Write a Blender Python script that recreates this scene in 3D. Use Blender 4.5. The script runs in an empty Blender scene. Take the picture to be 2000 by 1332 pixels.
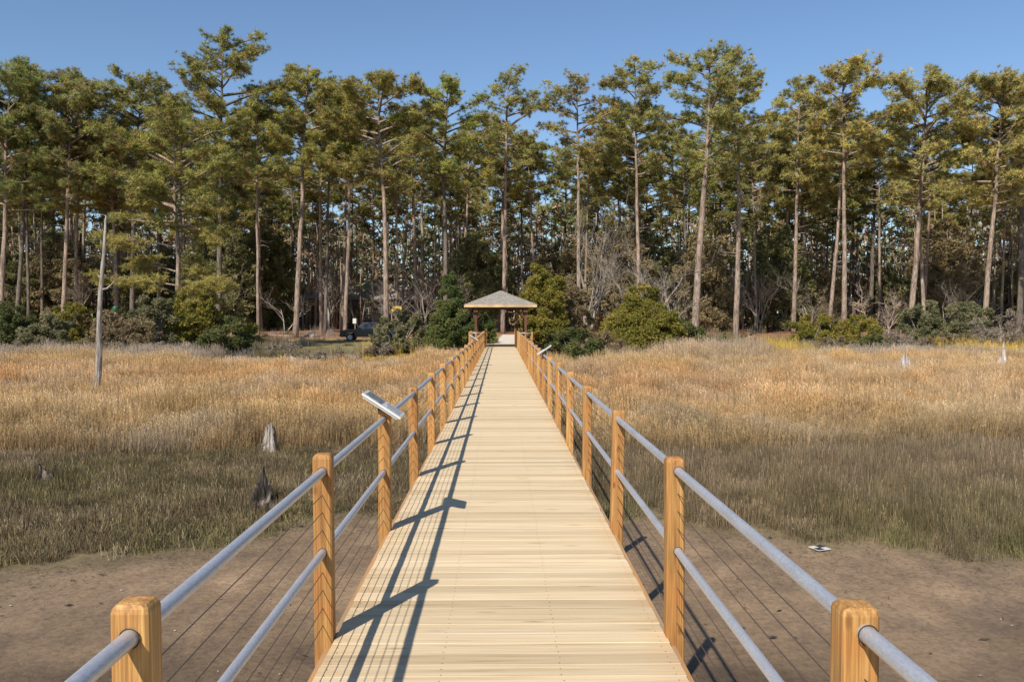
import bpy, math, random
import numpy as np
PI = math.pi
rng = np.random.default_rng(7)
random.seed(7)
scene = bpy.context.scene
COL = scene.collection

# ------------------------------------------------------------------ camera
F = 1665.0; VX, VY = 978.0, 621.0; EYE = 1.76
cam = bpy.data.cameras.new('camera'); cam.sensor_width = 36; cam.lens = F/2000*36; cam.clip_end = 6000; cam.clip_start = 0.05
co = bpy.data.objects.new('camera', cam); COL.objects.link(co)
co.location = (0, 0, EYE)
co.rotation_euler = (math.radians(90) - math.atan(45/F), 0, -math.atan(22/F))
scene.camera = co
def PX(x, d): return (x-VX)/F*d           # sideways position of a thing d metres away
def PZ(y, d): return EYE-(y-VY)/F*d

# ------------------------------------------------------------------ light
SUN = np.array([-.505, -1.0, 1.0]); SUN /= np.linalg.norm(SUN)
el = math.asin(SUN[2]); az = math.atan2(SUN[0], SUN[1])
w = bpy.data.worlds.new('World'); scene.world = w; w.use_nodes = True
nt = w.node_tree; nt.nodes.clear()
sky = nt.nodes.new('ShaderNodeTexSky'); sky.sky_type = 'NISHITA'; sky.sun_disc = False
sky.sun_elevation = el; sky.sun_rotation = az % (2*PI); sky.air_density = 1.0; sky.dust_density = 0.05; sky.ozone_density = 4.5
bg = nt.nodes.new('ShaderNodeBackground'); bg.inputs[1].default_value = 0.102
out = nt.nodes.new('ShaderNodeOutputWorld')
nt.links.new(sky.outputs[0], bg.inputs[0]); nt.links.new(bg.outputs[0], out.inputs[0])
sl = bpy.data.lights.new('sun', 'SUN'); sl.energy = 5.0; sl.angle = math.radians(.55); sl.color = (1, .93, .82)
so = bpy.data.objects.new('sun', sl); COL.objects.link(so)
from mathutils import Vector, Matrix
so.rotation_euler = Vector(tuple(SUN)).to_track_quat('Z', 'Y').to_euler()
scene.view_settings.view_transform = 'Standard'; scene.view_settings.look = 'None'
scene.view_settings.exposure = 0.34; scene.view_settings.gamma = 1

# ------------------------------------------------------------------ materials
MATS = {}
class NT:
    def __init__(s, name):
        s.m = bpy.data.materials.new(name); s.m.use_nodes = True; s.t = s.m.node_tree; s.t.nodes.clear()
        s.o = s.t.nodes.new('ShaderNodeOutputMaterial')
    def n(s, typ, **kw):
        n = s.t.nodes.new(typ)
        for k, v in kw.items():
            if k.startswith('i_'):
                key = k[2:]; key = int(key) if key.isdigit() else key
                n.inputs[key].default_value = v
            else: setattr(n, k, v)
        return n
    def l(s, a, b): s.t.links.new(a, b)
def ramp(T, src, stops):
    r = T.n('ShaderNodeValToRGB'); e = r.color_ramp.elements
    while len(e) < len(stops): e.new(0.5)
    for i, (p, c) in enumerate(stops):
        e[i].position = p; e[i].color = (c[0], c[1], c[2], 1) if hasattr(c, '__len__') else (c, c, c, 1)
    T.l(src, r.inputs[0]); return r
def mixc(T, fac, a, b, mode='MIX'):
    m = T.n('ShaderNodeMix', data_type='RGBA', blend_type=mode)
    for sock, v in ((m.inputs[0], fac), (m.inputs[6], a), (m.inputs[7], b)):
        if hasattr(v, 'is_output') or isinstance(v, bpy.types.NodeSocket): T.l(v, sock)
        elif hasattr(v, '__len__'): sock.default_value = (v[0], v[1], v[2], 1)
        else: sock.default_value = v
    return m.outputs[2]
def noise(T, scale, detail=3, rough=.55, stretch=None, coord='Object', dist=0):
    tc = T.n('ShaderNodeTexCoord'); src = tc.outputs[coord]
    if stretch:
        mp = T.n('ShaderNodeMapping'); mp.inputs['Scale'].default_value = stretch; T.l(src, mp.inputs[0]); src = mp.outputs[0]
    n = T.n('ShaderNodeTexNoise', i_Scale=scale, i_Detail=detail, i_Roughness=rough, i_Distortion=dist); T.l(src, n.inputs['Vector'])
    return n.outputs[0]
def principled(T, col, rough=.6, metal=0., bump=None, bstr=.3, bdist=.01, spec=.5):
    p = T.n('ShaderNodeBsdfPrincipled')
    for k, v in (('Base Color', col), ('Roughness', rough), ('Metallic', metal), ('Specular IOR Level', spec)):
        if isinstance(v, bpy.types.NodeSocket): T.l(v, p.inputs[k])
        elif hasattr(v, '__len__'): p.inputs[k].default_value = (v[0], v[1], v[2], 1)
        else: p.inputs[k].default_value = v
    if bump is not None:
        b = T.n('ShaderNodeBump', i_Strength=bstr, i_Distance=bdist); T.l(bump, b.inputs['Height']); T.l(b.outputs[0], p.inputs['Normal'])
    T.l(p.outputs[0], T.o.inputs[0]); return p
def simple(name, col, rough=.6, metal=0., var=.15, scale=6):
    if name in MATS: return MATS[name]
    T = NT(name); n = noise(T, scale, 4)
    c = ramp(T, n, [(.3, [v*(1-var) for v in col]), (.7, [min(1, v*(1+var)) for v in col])])
    principled(T, c.outputs[0], rough, metal); MATS[name] = T.m; return T.m

def leaf_mat(name, trans=.3, instancer=False, rough=.6):
    T = NT(name)
    a = T.n('ShaderNodeAttribute', attribute_name='tint')
    col = a.outputs['Color']
    if instancer:
        b = T.n('ShaderNodeAttribute', attribute_name='ctint', attribute_type='INSTANCER')
        col = mixc(T, 1.0, a.outputs['Color'], b.outputs['Color'], 'MULTIPLY')
    d = T.n('ShaderNodeBsdfPrincipled', i_Roughness=rough); d.inputs['Specular IOR Level'].default_value = .25
    T.l(col, d.inputs['Base Color'])
    t = T.n('ShaderNodeBsdfTranslucent'); T.l(col, t.inputs[0])
    m = T.n('ShaderNodeMixShader', i_0=trans); T.l(d.outputs[0], m.inputs[1]); T.l(t.outputs[0], m.inputs[2]); T.l(m.outputs[0], T.o.inputs[0])
    return T.m
M_LEAF = leaf_mat('foliage'); M_GRASS = leaf_mat('dry grass', .35, True)

def bark_mat(name, c1, c2, c3):
    T = NT(name); n1 = noise(T, 2.2, 5, .65, (1, 1, .25)); n2 = noise(T, 9, 4, .6, (1, 1, .2)); n3 = noise(T, .22, 2, .5)
    c = ramp(T, n1, [(.35, c1), (.65, c2)]); c = mixc(T, ramp(T, n3, [(.4, 0), (.65, .8)]).outputs[0], c.outputs[0], c3)
    c = mixc(T, .75, c, ramp(T, n2, [(.36, .3), (.58, 1.2)]).outputs[0], 'MULTIPLY')
    principled(T, c, .9, bump=n2, bstr=.7, bdist=.05, spec=.2); return T.m
M_BARK = bark_mat('pine bark', (.15, .11, .085), (.39, .31, .25), (.30, .21, .155))
M_BARKD = bark_mat('dark bark', (.10, .08, .065), (.2, .16, .13), (.14, .12, .10))
M_GREYW = bark_mat('bare grey wood', (.2, .17, .14), (.4, .35, .3), (.3, .26, .22)); M_TWIG = bark_mat('grey brown twigs', (.17, .14, .11), (.32, .27, .22), (.24, .19, .15))
M_REDW = bark_mat('reddish twigs', (.33, .24, .2), (.46, .35, .3), (.4, .3, .25))
def stump_mat(name, lo, hi, dark):
    T = NT(name); n1 = noise(T, 5, 5, .7, (1, 1, .14)); n2 = noise(T, 22, 4, .6, (1, 1, .1)); g = T.n('ShaderNodeTexCoord')
    c = ramp(T, n1, [(.42, dark), (.52, lo), (.68, hi)])
    c = mixc(T, .7, c.outputs[0], ramp(T, n2, [(.3, .5), (.6, 1.1)]).outputs[0], 'MULTIPLY')
    principled(T, c, .9, bump=n2, bstr=.8, bdist=.03, spec=.2); return T.m
M_STUMP = stump_mat('weathered stump wood', (.34, .30, .26), (.58, .52, .46), (.08, .065, .05))
M_STUMPL = stump_mat('bleached stump wood', (.45, .40, .36), (.68, .61, .56), (.25, .2, .17)); M_STUMPD = stump_mat('dark stump wood', (.07, .055, .045), (.27, .225, .185), (.018, .015, .012))

def post_mat():
    T = NT('treated pine post'); oi = T.n('ShaderNodeObjectInfo')
    tc = T.n('ShaderNodeTexCoord'); mp = T.n('ShaderNodeMapping'); mp.inputs['Scale'].default_value = (1, 1, .05)
    ad = T.n('ShaderNodeVectorMath', operation='ADD'); T.l(tc.outputs['Object'], ad.inputs[0])
    sc = T.n('ShaderNodeVectorMath', operation='SCALE'); sc.inputs[0].default_value = (7, 11, 30); T.l(oi.outputs['Random'], sc.inputs['Scale'])
    T.l(sc.outputs[0], ad.inputs[1]); T.l(ad.outputs[0], mp.inputs[0])
    n = T.n('ShaderNodeTexNoise', i_Scale=38, i_Detail=4, i_Distortion=.6); T.l(mp.outputs[0], n.inputs['Vector'])
    n2 = T.n('ShaderNodeTexNoise', i_Scale=7, i_Detail=2); T.l(ad.outputs[0], n2.inputs['Vector'])
    c = ramp(T, n.outputs[0], [(.28, (.26, .12, .04)), (.5, (.43, .225, .068)), (.72, (.56, .33, .12))])
    c2 = mixc(T, ramp(T, n2.outputs[0], [(.42, 0), (.7, .55)]).outputs[0], c.outputs[0], (.46, .18, .05))
    mf = T.n('ShaderNodeMapping'); mf.inputs['Scale'].default_value = (1, 1, .02); T.l(ad.outputs[0], mf.inputs[0]); nf = T.n('ShaderNodeTexNoise', i_Scale=150, i_Detail=3); T.l(mf.outputs[0], nf.inputs['Vector']); c2 = mixc(T, .75, c2, ramp(T, nf.outputs[0], [(.36, .55), (.58, 1.08)]).outputs[0], 'MULTIPLY')
    v = ramp(T, oi.outputs['Random'], [(0, (.82, .78, .74)), (.5, (.97, .97, .97)), (1, (1.1, 1.12, 1.15))])
    c3 = mixc(T, 1, c2, v.outputs[0], 'MULTIPLY')
    # knots
    mk = T.n('ShaderNodeMapping'); mk.inputs['Scale'].default_value = (9, 9, 4); T.l(ad.outputs[0], mk.inputs[0])
    vo = T.n('ShaderNodeTexVoronoi', i_Scale=1.0); T.l(mk.outputs[0], vo.inputs['Vector'])
    k = ramp(T, vo.outputs['Distance'], [(.07, 1), (.15, 0)])
    c4 = mixc(T, k.outputs[0], c3, (.2, .08, .02))
    principled(T, c4, .62, bump=n.outputs[0], bstr=.35, bdist=.004, spec=.35); return T.m
M_POST = post_mat()
def deck_mat():
    T = NT('bleached deck boards'); a = T.n('ShaderNodeAttribute', attribute_name='tint')
    sx = T.n('ShaderNodeSeparateColor'); T.l(a.outputs['Color'], sx.inputs[0])
    tc = T.n('ShaderNodeTexCoord'); cm = T.n('ShaderNodeCombineXYZ'); ms = T.n('ShaderNodeMath', operation='MULTIPLY', i_1=40.); T.l(sx.outputs[0], ms.inputs[0])
    T.l(ms.outputs[0], cm.inputs[0]); T.l(ms.outputs[0], cm.inputs[2])
    ad = T.n('ShaderNodeVectorMath', operation='ADD'); T.l(tc.outputs['Object'], ad.inputs[0]); T.l(cm.outputs[0], ad.inputs[1])
    def nz(s, st, d=4, di=0.):
        mp = T.n('ShaderNodeMapping'); mp.inputs['Scale'].default_value = st; T.l(ad.outputs[0], mp.inputs[0])
        n = T.n('ShaderNodeTexNoise', i_Scale=s, i_Detail=d, i_Distortion=di); T.l(mp.outputs[0], n.inputs['Vector']); return n.outputs[0]
    g1 = nz(26, (.035, 1, 1), 5, .5); g2 = nz(3.0, (.35, 1.6, 1), 3); g3 = nz(90, (.02, 1, 1), 3)
    c = ramp(T, g1, [(.24, (.40, .275, .15)), (.40, (.585, .45, .275)), (.7, (.68, .55, .37))])
    c = mixc(T, ramp(T, g2, [(.4, 0), (.72, .5)]).outputs[0], c.outputs[0], (.60, .46, .29))
    c = mixc(T, .35, c, ramp(T, g3, [(.3, .6), (.55, 1.05)]).outputs[0], 'MULTIPLY')
    # knots
    mk = T.n('ShaderNodeMapping'); mk.inputs['Scale'].default_value = (1.5, 7, 1); T.l(ad.outputs[0], mk.inputs[0])
    vo = T.n('ShaderNodeTexVoronoi', i_Scale=1.0); T.l(mk.outputs[0], vo.inputs['Vector'])
    k = ramp(T, vo.outputs['Distance'], [(.03, 1), (.14, 0)])
    kf = T.n('ShaderNodeMath', operation='MULTIPLY', i_1=.6); T.l(k.outputs[0], kf.inputs[0])
    c = mixc(T, kf.outputs[0], c, (.28, .16, .08)); st_ = nz(.9, (.5, 1.0, 1), 4); c = mixc(T, .4, c, ramp(T, st_, [(.3, .85), (.62, 1.04)]).outputs[0], 'MULTIPLY')
    # orange stain near the board ends
    sp = T.n('ShaderNodeSeparateXYZ'); T.l(tc.outputs['Object'], sp.inputs[0]); ab = T.n('ShaderNodeMath', operation='ABSOLUTE'); T.l(sp.outputs[0], ab.inputs[0])
    e = ramp(T, ab.outputs[0], [(.72, 0), (.90, .35)]); ef = T.n('ShaderNodeMath', operation='MULTIPLY'); T.l(e.outputs[0], ef.inputs[0]); T.l(sx.outputs[2], ef.inputs[1])
    c = mixc(T, ef.outputs[0], c, (.55, .31, .12))
    tone = ramp(T, sx.outputs[1], [(0, (.80, .78, .75)), (.5, (.98, .98, .97)), (1, (1.1, 1.1, 1.12))])
    c = mixc(T, 1, c, tone.outputs[0], 'MULTIPLY')
    principled(T, c, .75, bump=g1, bstr=.35, bdist=.004, spec=.25); return T.m
M_DECK = deck_mat()
def plank_mat(name, c1, c2, st=(1, .05, 1)):
    T = NT(name); n = noise(T, 24, 4, .6, st, dist=.4); n2 = noise(T, 1.1, 3)
    c = ramp(T, n, [(.3, c1), (.65, c2)]); c = mixc(T, ramp(T, n2, [(.4, 0), (.6, .7)]).outputs[0], c.outputs[0], (.30, .22, .15) if c2[0] > .2 else c1)
    principled(T, c, .8, bump=n, bstr=.3, bdist=.004, spec=.2); return T.m
M_RIM = plank_mat('rim board wood', (.33, .17, .07), (.5, .28, .12))
M_UNDER = plank_mat('under timber', (.2, .14, .09), (.3, .21, .13))
M_GAZW = plank_mat('gazebo timber', (.08, .038, .02), (.15, .075, .04), (1, 1, .05))
M_FASC = plank_mat('fascia timber', (.52, .34, .16), (.66, .47, .24), (.05, 1, 1))
def steel():
    T = NT('galvanised pipe'); v = noise(T, 160, 3, .5, (1, .35, 1)); n2 = noise(T, 5, 3)
    c = ramp(T, v, [(.3, (.46, .465, .49)), (.7, (.58, .585, .61))])
    r = ramp(T, n2, [(.3, .38), (.7, .55)])
    p = principled(T, c.outputs[0], r.outputs[0], .55, bump=v, bstr=.06, bdist=.002); return T.m
M_STEEL = steel()
M_CABLE = simple('steel cable', (.12, .085, .065), .5, .5)
M_BLACK = simple('black metal', (.03, .03, .032), .45)
M_WHITE = simple('white panel', (.58, .57, .54), .45, var=.04)
M_INK = simple('grey printing', (.3, .3, .31), .5)
M_INKD = simple('dark picture print', (.16, .165, .17), .5, var=.75, scale=40)
M_TEXT = simple('text lines', (.42, .42, .44), .5)

# ------------------------------------------------------------------ mesh helpers
class MB:
    def __init__(s): s.v = []; s.q = []; s.t = []; s.cv = []; s.nv = 0; s.ngon = []
    def add(s, v, q=None, t=None, c=None):
        v = np.asarray(v, float).reshape(-1, 3); s.v.append(v)
        if q is not None and len(q): s.q.append(np.asarray(q, np.int64)+s.nv)
        if t is not None and len(t): s.t.append(np.asarray(t, np.int64)+s.nv)
        if c is None: c = (1, 1, 1)
        c = np.asarray(c, float)
        if c.ndim == 1: c = np.repeat(c[None], len(v), 0)
        s.cv.append(c); s.nv += len(v)
    def box(s, x0, x1, y0, y1, z0, z1, c=None):
        v = [(x, y, z) for z in (z0, z1) for y in (y0, y1) for x in (x0, x1)]
        s.add(v, [(0, 2, 3, 1), (4, 5, 7, 6), (0, 1, 5, 4), (2, 6, 7, 3), (0, 4, 6, 2), (1, 3, 7, 5)], c=c)
    def obox(s, M, sx, sy, sz, c=None):
        v = np.array([(x, y, z) for z in (-sz/2, sz/2) for y in (-sy/2, sy/2) for x in (-sx/2, sx/2)])
        R = np.array(M.to_3x3()); v = v@R.T+np.array(M.translation)
        s.add(v, [(0, 2, 3, 1), (4, 5, 7, 6), (0, 1, 5, 4), (2, 6, 7, 3), (0, 4, 6, 2), (1, 3, 7, 5)], c=c)
    def prism(s, prof, y0, y1, c=None):          # profile in x,z pushed along y (convex fans made of quads + end fans)
        n = len(prof); v = [(x, y0, z) for x, z in prof]+[(x, y1, z) for x, z in prof]
        q = [(i, (i+1) % n, n+(i+1) % n, n+i) for i in range(n)]
        t = [(0, i+1, i) for i in range(1, n-1)]+[(n, n+i, n+i+1) for i in range(1, n-1)]
        s.add(v, q, t, c)
    def tube(s, P, R, sides=6, c=None, cap=True, noise_amp=0):
        P = np.asarray(P, float); R = np.asarray(R, float); n = len(P)
        T = np.gradient(P, axis=0); T /= np.linalg.norm(T, axis=1)[:, None]+1e-9
        up = np.array([0, 0, 1.]) if abs(T[0, 2]) < .9 else np.array([1., 0, 0])
        A = np.cross(T, up); A /= np.linalg.norm(A, axis=1)[:, None]+1e-9; B = np.cross(T, A)
        th = np.arange(sides)*2*PI/sides
        rr = R[:, None]*(1+noise_amp*rng.uniform(-1, 1, (n, sides)))
        V = P[:, None]+rr[..., None]*(A[:, None]*np.cos(th)[None, :, None]+B[:, None]*np.sin(th)[None, :, None])
        i = np.arange(n-1)[:, None]*sides; j = np.arange(sides)[None]; k = (j+1) % sides
        q = np.stack([i+j, i+k, i+sides+k, i+sides+j], -1).reshape(-1, 4)
        t = []
        if cap:
            t = [(0, a+1, a) for a in range(1, sides-1)]+[((n-1)*sides, (n-1)*sides+a, (n-1)*sides+a+1) for a in range(1, sides-1)]
        s.add(V.reshape(-1, 3), q, t, c)
    def build(s, name, mat, parent=None, smooth=False, link=True):
        me = bpy.data.meshes.new(name)
        V = np.concatenate(s.v).astype(np.float32); C_ = np.concatenate(s.cv).astype(np.float32)
        Q = np.concatenate(s.q) if s.q else np.zeros((0, 4), np.int64); T = np.concatenate(s.t) if s.t else np.zeros((0, 3), np.int64)
        me.vertices.add(len(V)); me.vertices.foreach_set('co', V.ravel())
        L = np.concatenate([Q.ravel(), T.ravel()]).astype(np.int32); me.loops.add(len(L)); me.loops.foreach_set('vertex_index', L)
        tot = np.concatenate([np.full(len(Q), 4), np.full(len(T), 3)]).astype(np.int32); st = np.concatenate([[0], np.cumsum(tot)[:-1]]).astype(np.int32)
        me.polygons.add(len(tot)); me.polygons.foreach_set('loop_start', st); me.polygons.foreach_set('loop_total', tot)
        me.polygons.foreach_set('use_smooth', np.full(len(tot), bool(smooth)))
        me.update(calc_edges=True)
        at = me.color_attributes.new('tint', 'FLOAT_COLOR', 'POINT')
        at.data.foreach_set('color', np.concatenate([C_, np.ones((len(C_), 1), np.float32)], 1).ravel())
        me.materials.append(mat); me.validate()
        o = bpy.data.objects.new(name, me)
        if link: COL.objects.link(o)
        if parent is not None: o.parent = parent
        return o
def tag(o, label=None, cat=None, group=None, kind=None):
    if label: o['label'] = label
    if cat: o['category'] = cat
    if group: o['group'] = group
    if kind: o['kind'] = kind
    return o
def empty(name, loc, label, cat, group=None, rz=0):
    o = bpy.data.objects.new(name, None); COL.objects.link(o); o.location = loc; o.rotation_euler = (0, 0, rz); o.empty_display_size = .2
    return tag(o, label, cat, group)

# value noise
_H = rng.random((256, 256))
def vnoise(x, y, s=1.0, off=0):
    x = np.asarray(x, float)*s+off*17.3+1000; y = np.asarray(y, float)*s+off*9.7+1000
    xi = np.floor(x).astype(int); yi = np.floor(y).astype(int); fx = x-xi; fy = y-yi
    fx = fx*fx*(3-2*fx); fy = fy*fy*(3-2*fy)
    g = lambda a, b: _H[a % 256, b % 256]
    return (g(xi, yi)*(1-fx)+g(xi+1, yi)*fx)*(1-fy)+(g(xi, yi+1)*(1-fx)+g(xi+1, yi+1)*fx)*fy
def fbm(x, y, s, o=0): return .5*vnoise(x, y, s, o)+.3*vnoise(x, y, s*2.1, o+3)+.2*vnoise(x, y, s*4.3, o+5)
def sst(a, b, x): t = np.clip((np.asarray(x, float)-a)/(b-a), 0, 1); return t*t*(3-2*t)

# ------------------------------------------------------------------ terrain
def gz(x, y):
    x = np.asarray(x, float); y = np.asarray(y, float)
    z = np.interp(y, [-50, 26, 45, 60, 85, 100, 150, 400, 3000], [-2.1, -2.1, -1.6, -1.08, -.48, .05, .3, .5, .5])
    c = np.exp(-(x/5.0)**2)*sst(52, 57, y)*(1-sst(90, 110, y))
    z = z*(1-c)+(-.06)*c
    z = z+.12*(fbm(x, y, .18, 1)-.5)*sst(8, 20, y)+.05*(fbm(x, y, .6, 2)-.5)
    return z
def edge(x):    # near edge of the marsh grass (distance)
    x = np.asarray(x, float)
    e = np.interp(x, [-16, -9.5, -7.6, -6, -4.6, -3.6, -2.2, 0, 2.4, 4, 5.5, 7, 9, 16], [11.6, 12.3, 13.2, 13.5, 14.6, 16.4, 16.3, 16.8, 16.4, 15.3, 14.6, 14.1, 13.5, 12.6])
    return e+.9*(fbm(x, x*0+3, .9, 7)-.5)*1.6+.6*(vnoise(x, x*0, 3.0, 8)-.5)
xs = np.concatenate([-np.geomspace(1500, 62, 16), np.arange(-60, -18, .9), np.arange(-18, 18, .22), np.arange(18, 60, .9), np.geomspace(62, 1500, 16)])
ys = np.concatenate([[-40, -25, -12, -6, -3], np.arange(-1, 24, .2), np.arange(24, 112, .7), np.geomspace(113, 3000, 24)])
GX, GY = np.meshgrid(xs, ys); GZ = gz(GX, GY)
mudf = 1-sst(-1.2, .6, GY-edge(GX))
GZ = GZ+mudf*(.03*(fbm(GX, GY, 1.1, 11)-.5)+.02*(fbm(GX, GY, 2.3, 12)-.5))
n = fbm(GX, GY, .5, 4)[..., None]
mud = np.array([.212, .145, .088])*(.8+.45*n)*(1-.28*(1-sst(8, 12, GY))[..., None]); 
wet = sst(.45, .62, fbm(GX, GY, .22, 13))[..., None]*(1-sst(8, 13, GY))[..., None]
mud = mud*(1-.35*wet)*(.7+.6*fbm(GX, GY, 1.3, 50))[..., None]
marsh = np.array([.15, .115, .06])*(.8+.4*n)
lawn = np.array([.30, .225, .10])*(.85+.3*n); lawng = np.array([.17, .17, .06])
lm = sst(.48, .62, fbm(GX, GY, .25, 15))[..., None]; lawn = lawn*(1-lm*.6)+lawng*lm*.6
straw = np.array([.30, .145, .075])*(.7+.6*n)
sand = np.array([.62, .53, .42])
m1 = (1-mudf)[..., None]; colr = mud*(1-m1)+marsh*m1
m2 = sst(57, 62, GY)[..., None]; colr = colr*(1-m2)+lawn*m2
m3 = sst(84, 92, GY+3*(fbm(GX, GY, .3, 16)-.5))[..., None]; colr = colr*(1-m3)+straw*m3
mb = MB(); ny, nx = GX.shape
I = (np.arange(ny-1)[:, None]*nx+np.arange(nx-1)[None]); q = np.stack([I, I+1, I+nx+1, I+nx], -1).reshape(-1, 4)
mb.add(np.stack([GX, GY, GZ], -1).reshape(-1, 3), q, c=colr.reshape(-1, 3))
T = NT('marsh soil'); a = T.n('ShaderNodeAttribute', attribute_name='tint'); n1 = noise(T, 14, 6, .65); n2 = noise(T, 2.2, 5, .6, (1, .6, 1)); n3 = noise(T, 60, 3, .6)
c = mixc(T, .8, a.outputs['Color'], ramp(T, n1, [(.34, .68), (.6, 1.2)]).outputs[0], 'MULTIPLY')
c = mixc(T, .8, c, ramp(T, n2, [(.3, .78), (.65, 1.15)]).outputs[0], 'MULTIPLY')
vo = T.n('ShaderNodeTexVoronoi', i_Scale=9.0); tc = T.n('ShaderNodeTexCoord'); T.l(tc.outputs['Object'], vo.inputs['Vector'])
c = mixc(T, ramp(T, vo.outputs['Distance'], [(.04, .7), (.1, 0)]).outputs[0], c, (.09, .065, .045))
mth = T.n('ShaderNodeMath', operation='ADD'); T.l(n1, mth.inputs[0]); m2_ = T.n('ShaderNodeMath', operation='MULTIPLY', i_1=.35); T.l(n3, m2_.inputs[0]); T.l(m2_.outputs[0], mth.inputs[1])
principled(T, c, ramp(T, n2, [(.35, .45), (.6, .85)]).outputs[0], bump=mth.outputs[0], bstr=.5, bdist=.03, spec=.3)
tag(mb.build('ground', T.m, smooth=True), kind='structure')

# sandy path beyond the gazebo
mb = MB(); P = []
yy = np.arange(58.6, 92, .6)
for y in yy:
    hw = .8+.35*math.sin(y*.9)*.3+.5*max(0, (64-abs(y-64))/64-.8); cx = .3+.02*(y-58)
    for x in (cx-hw, cx-hw*.4, cx+hw*.4, cx+hw): P.append((x, y, float(gz(x, y))+.03))
q = [(i*4+j, i*4+j+1, i*4+j+5, i*4+j+4) for i in range(len(yy)-1) for j in range(3)]
mb.add(P, q); tag(mb.build('path', simple('pale sand path', (.62, .54, .44), .9, var=.12, scale=3)), kind='structure')

# ------------------------------------------------------------------ grass (stuff): tuft templates set on points
def tuft(nb, h0, h1, rad, wd, lean, curve, seed, head=0.):
    r = np.random.default_rng(seed); mb = MB()
    a = r.uniform(0, 2*PI, nb); d = rad*np.sqrt(r.random(nb)); base = np.stack([d*np.cos(a), d*np.sin(a), np.full(nb, -.03)], 1)
    h = r.uniform(h0, h1, nb); la = r.uniform(0, 2*PI, nb); ln = np.abs(r.normal(0, lean, nb))
    dirh = np.stack([np.cos(la), np.sin(la), 0*la], 1); dirh[:, 0] += .5; fa = r.uniform(0, 2*PI, nb)
    side = np.stack([np.cos(fa), np.sin(fa), 0*fa], 1)
    V = []; fr = [0, .45, .8, 1.0]; wf = [1, .9, .6, .12]
    for f, ww in zip(fr, wf):
        p = base+dirh*(ln*h*(f+curve*f*f))[:, None]; p[:, 2] += h*f*(1-.25*ln*f)
        V.append(p-side*(wd*ww/2)); V.append(p+side*(wd*ww/2))
    V = np.stack(V, 1)     # nb,8,3
    q = np.array([(0, 1, 3, 2), (2, 3, 5, 4), (4, 5, 7, 6)]); Q = (np.arange(nb)[:, None, None]*8+q[None]).reshape(-1, 4)
    k = r.uniform(.5, 1.4, (nb, 1))*np.array([1, 1, 1.])+r.uniform(-.08, .08, (nb, 3))
    mb.add(V.reshape(-1, 3), Q, c=np.repeat(k, 8, 0))
    if head:
        for i in range(nb):
            if r.random() < head:
                p = (V[i, 6]+V[i, 7])/2; 
                for s_ in range(4):
                    o = r.normal(0, .012, 3); t = p+o+np.array([0, 0, -.04*s_]); e = r.normal(0, .03, 3)
                    mb.add([t, t+[.006, 0, .05], t+o*.5+[-.006, 0, .07]], t=[(0, 1, 2)], c=k[i]*1.1)
    return mb.build('grass_tuft', M_GRASS, link=False)
def scatter(name, label, pts, rotz, scl, tint, var, templates, cat='grass'):
    me = bpy.data.meshes.new(name); N = len(pts); me.vertices.add(N); me.vertices.foreach_set('co', pts.astype(np.float32).ravel())
    a = me.attributes.new('rz', 'FLOAT_VECTOR', 'POINT'); a.data.foreach_set('vector', np.stack([rotz*0, rotz*0, rotz], 1).astype(np.float32).ravel())
    a = me.attributes.new('sc', 'FLOAT_VECTOR', 'POINT'); a.data.foreach_set('vector', scl.astype(np.float32).ravel())
    a = me.attributes.new('var', 'INT', 'POINT'); a.data.foreach_set('value', var.astype(np.int32))
    a = me.attributes.new('ctint', 'FLOAT_COLOR', 'POINT'); a.data.foreach_set('color', np.concatenate([tint, np.ones((N, 1))], 1).astype(np.float32).ravel())
    me.materials.append(M_GRASS)
    o = bpy.data.objects.new(name, me); COL.objects.link(o); tag(o, label, cat, kind='stuff')
    g = bpy.data.node_groups.new(name+'_nodes', 'GeometryNodeTree')
    g.interface.new_socket('Geometry', in_out='INPUT', socket_type='NodeSocketGeometry'); g.interface.new_socket('Geometry', in_out='OUTPUT', socket_type='NodeSocketGeometry')
    N_ = g.nodes.new; gi = N_('NodeGroupInput'); go = N_('NodeGroupOutput'); jn = N_('GeometryNodeJoinGeometry')
    def attr(nm, dt):
        n = N_('GeometryNodeInputNamedAttribute'); n.data_type = dt; n.inputs[0].default_value = nm; return n.outputs[0]
    for i, t in enumerate(templates):
        ip = N_('GeometryNodeInstanceOnPoints'); oi = N_('GeometryNodeObjectInfo'); oi.inputs['Object'].default_value = t
        cmp = N_('FunctionNodeCompare'); cmp.data_type = 'INT'; cmp.operation = 'EQUAL'
        ins = [s for s in cmp.inputs if s.type == 'INT']
        g.links.new(attr('var', 'INT'), ins[0]); ins[1].default_value = i
        g.links.new(cmp.outputs[0], ip.inputs['Selection']); g.links.new(gi.outputs[0], ip.inputs['Points']); g.links.new(oi.outputs['Geometry'], ip.inputs['Instance'])
        e2r = N_('FunctionNodeEulerToRotation'); g.links.new(attr('rz', 'FLOAT_VECTOR'), e2r.inputs[0])
        g.links.new(e2r.outputs[0], ip.inputs['Rotation']); g.links.new(attr('sc', 'FLOAT_VECTOR'), ip.inputs['Scale'])
        g.links.new(ip.outputs[0], jn.inputs[0])
    g.links.new(jn.outputs[0], go.inputs[0]); m = o.modifiers.new('tufts', 'NODES'); m.node_group = g
    return o
def mixt(a, b, f): f = np.asarray(f)[:, None]; return a*(1-f)+b*f
def region(N, y0, y1, pw=1.0, margin=4):
    # denser near, thinner far
    u = rng.random(N); y = (y0**pw+(y1**pw-y0**pw)*u)**(1/pw); x = (rng.random(N)*2-1)*(y*.66+margin); return x, y
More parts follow.
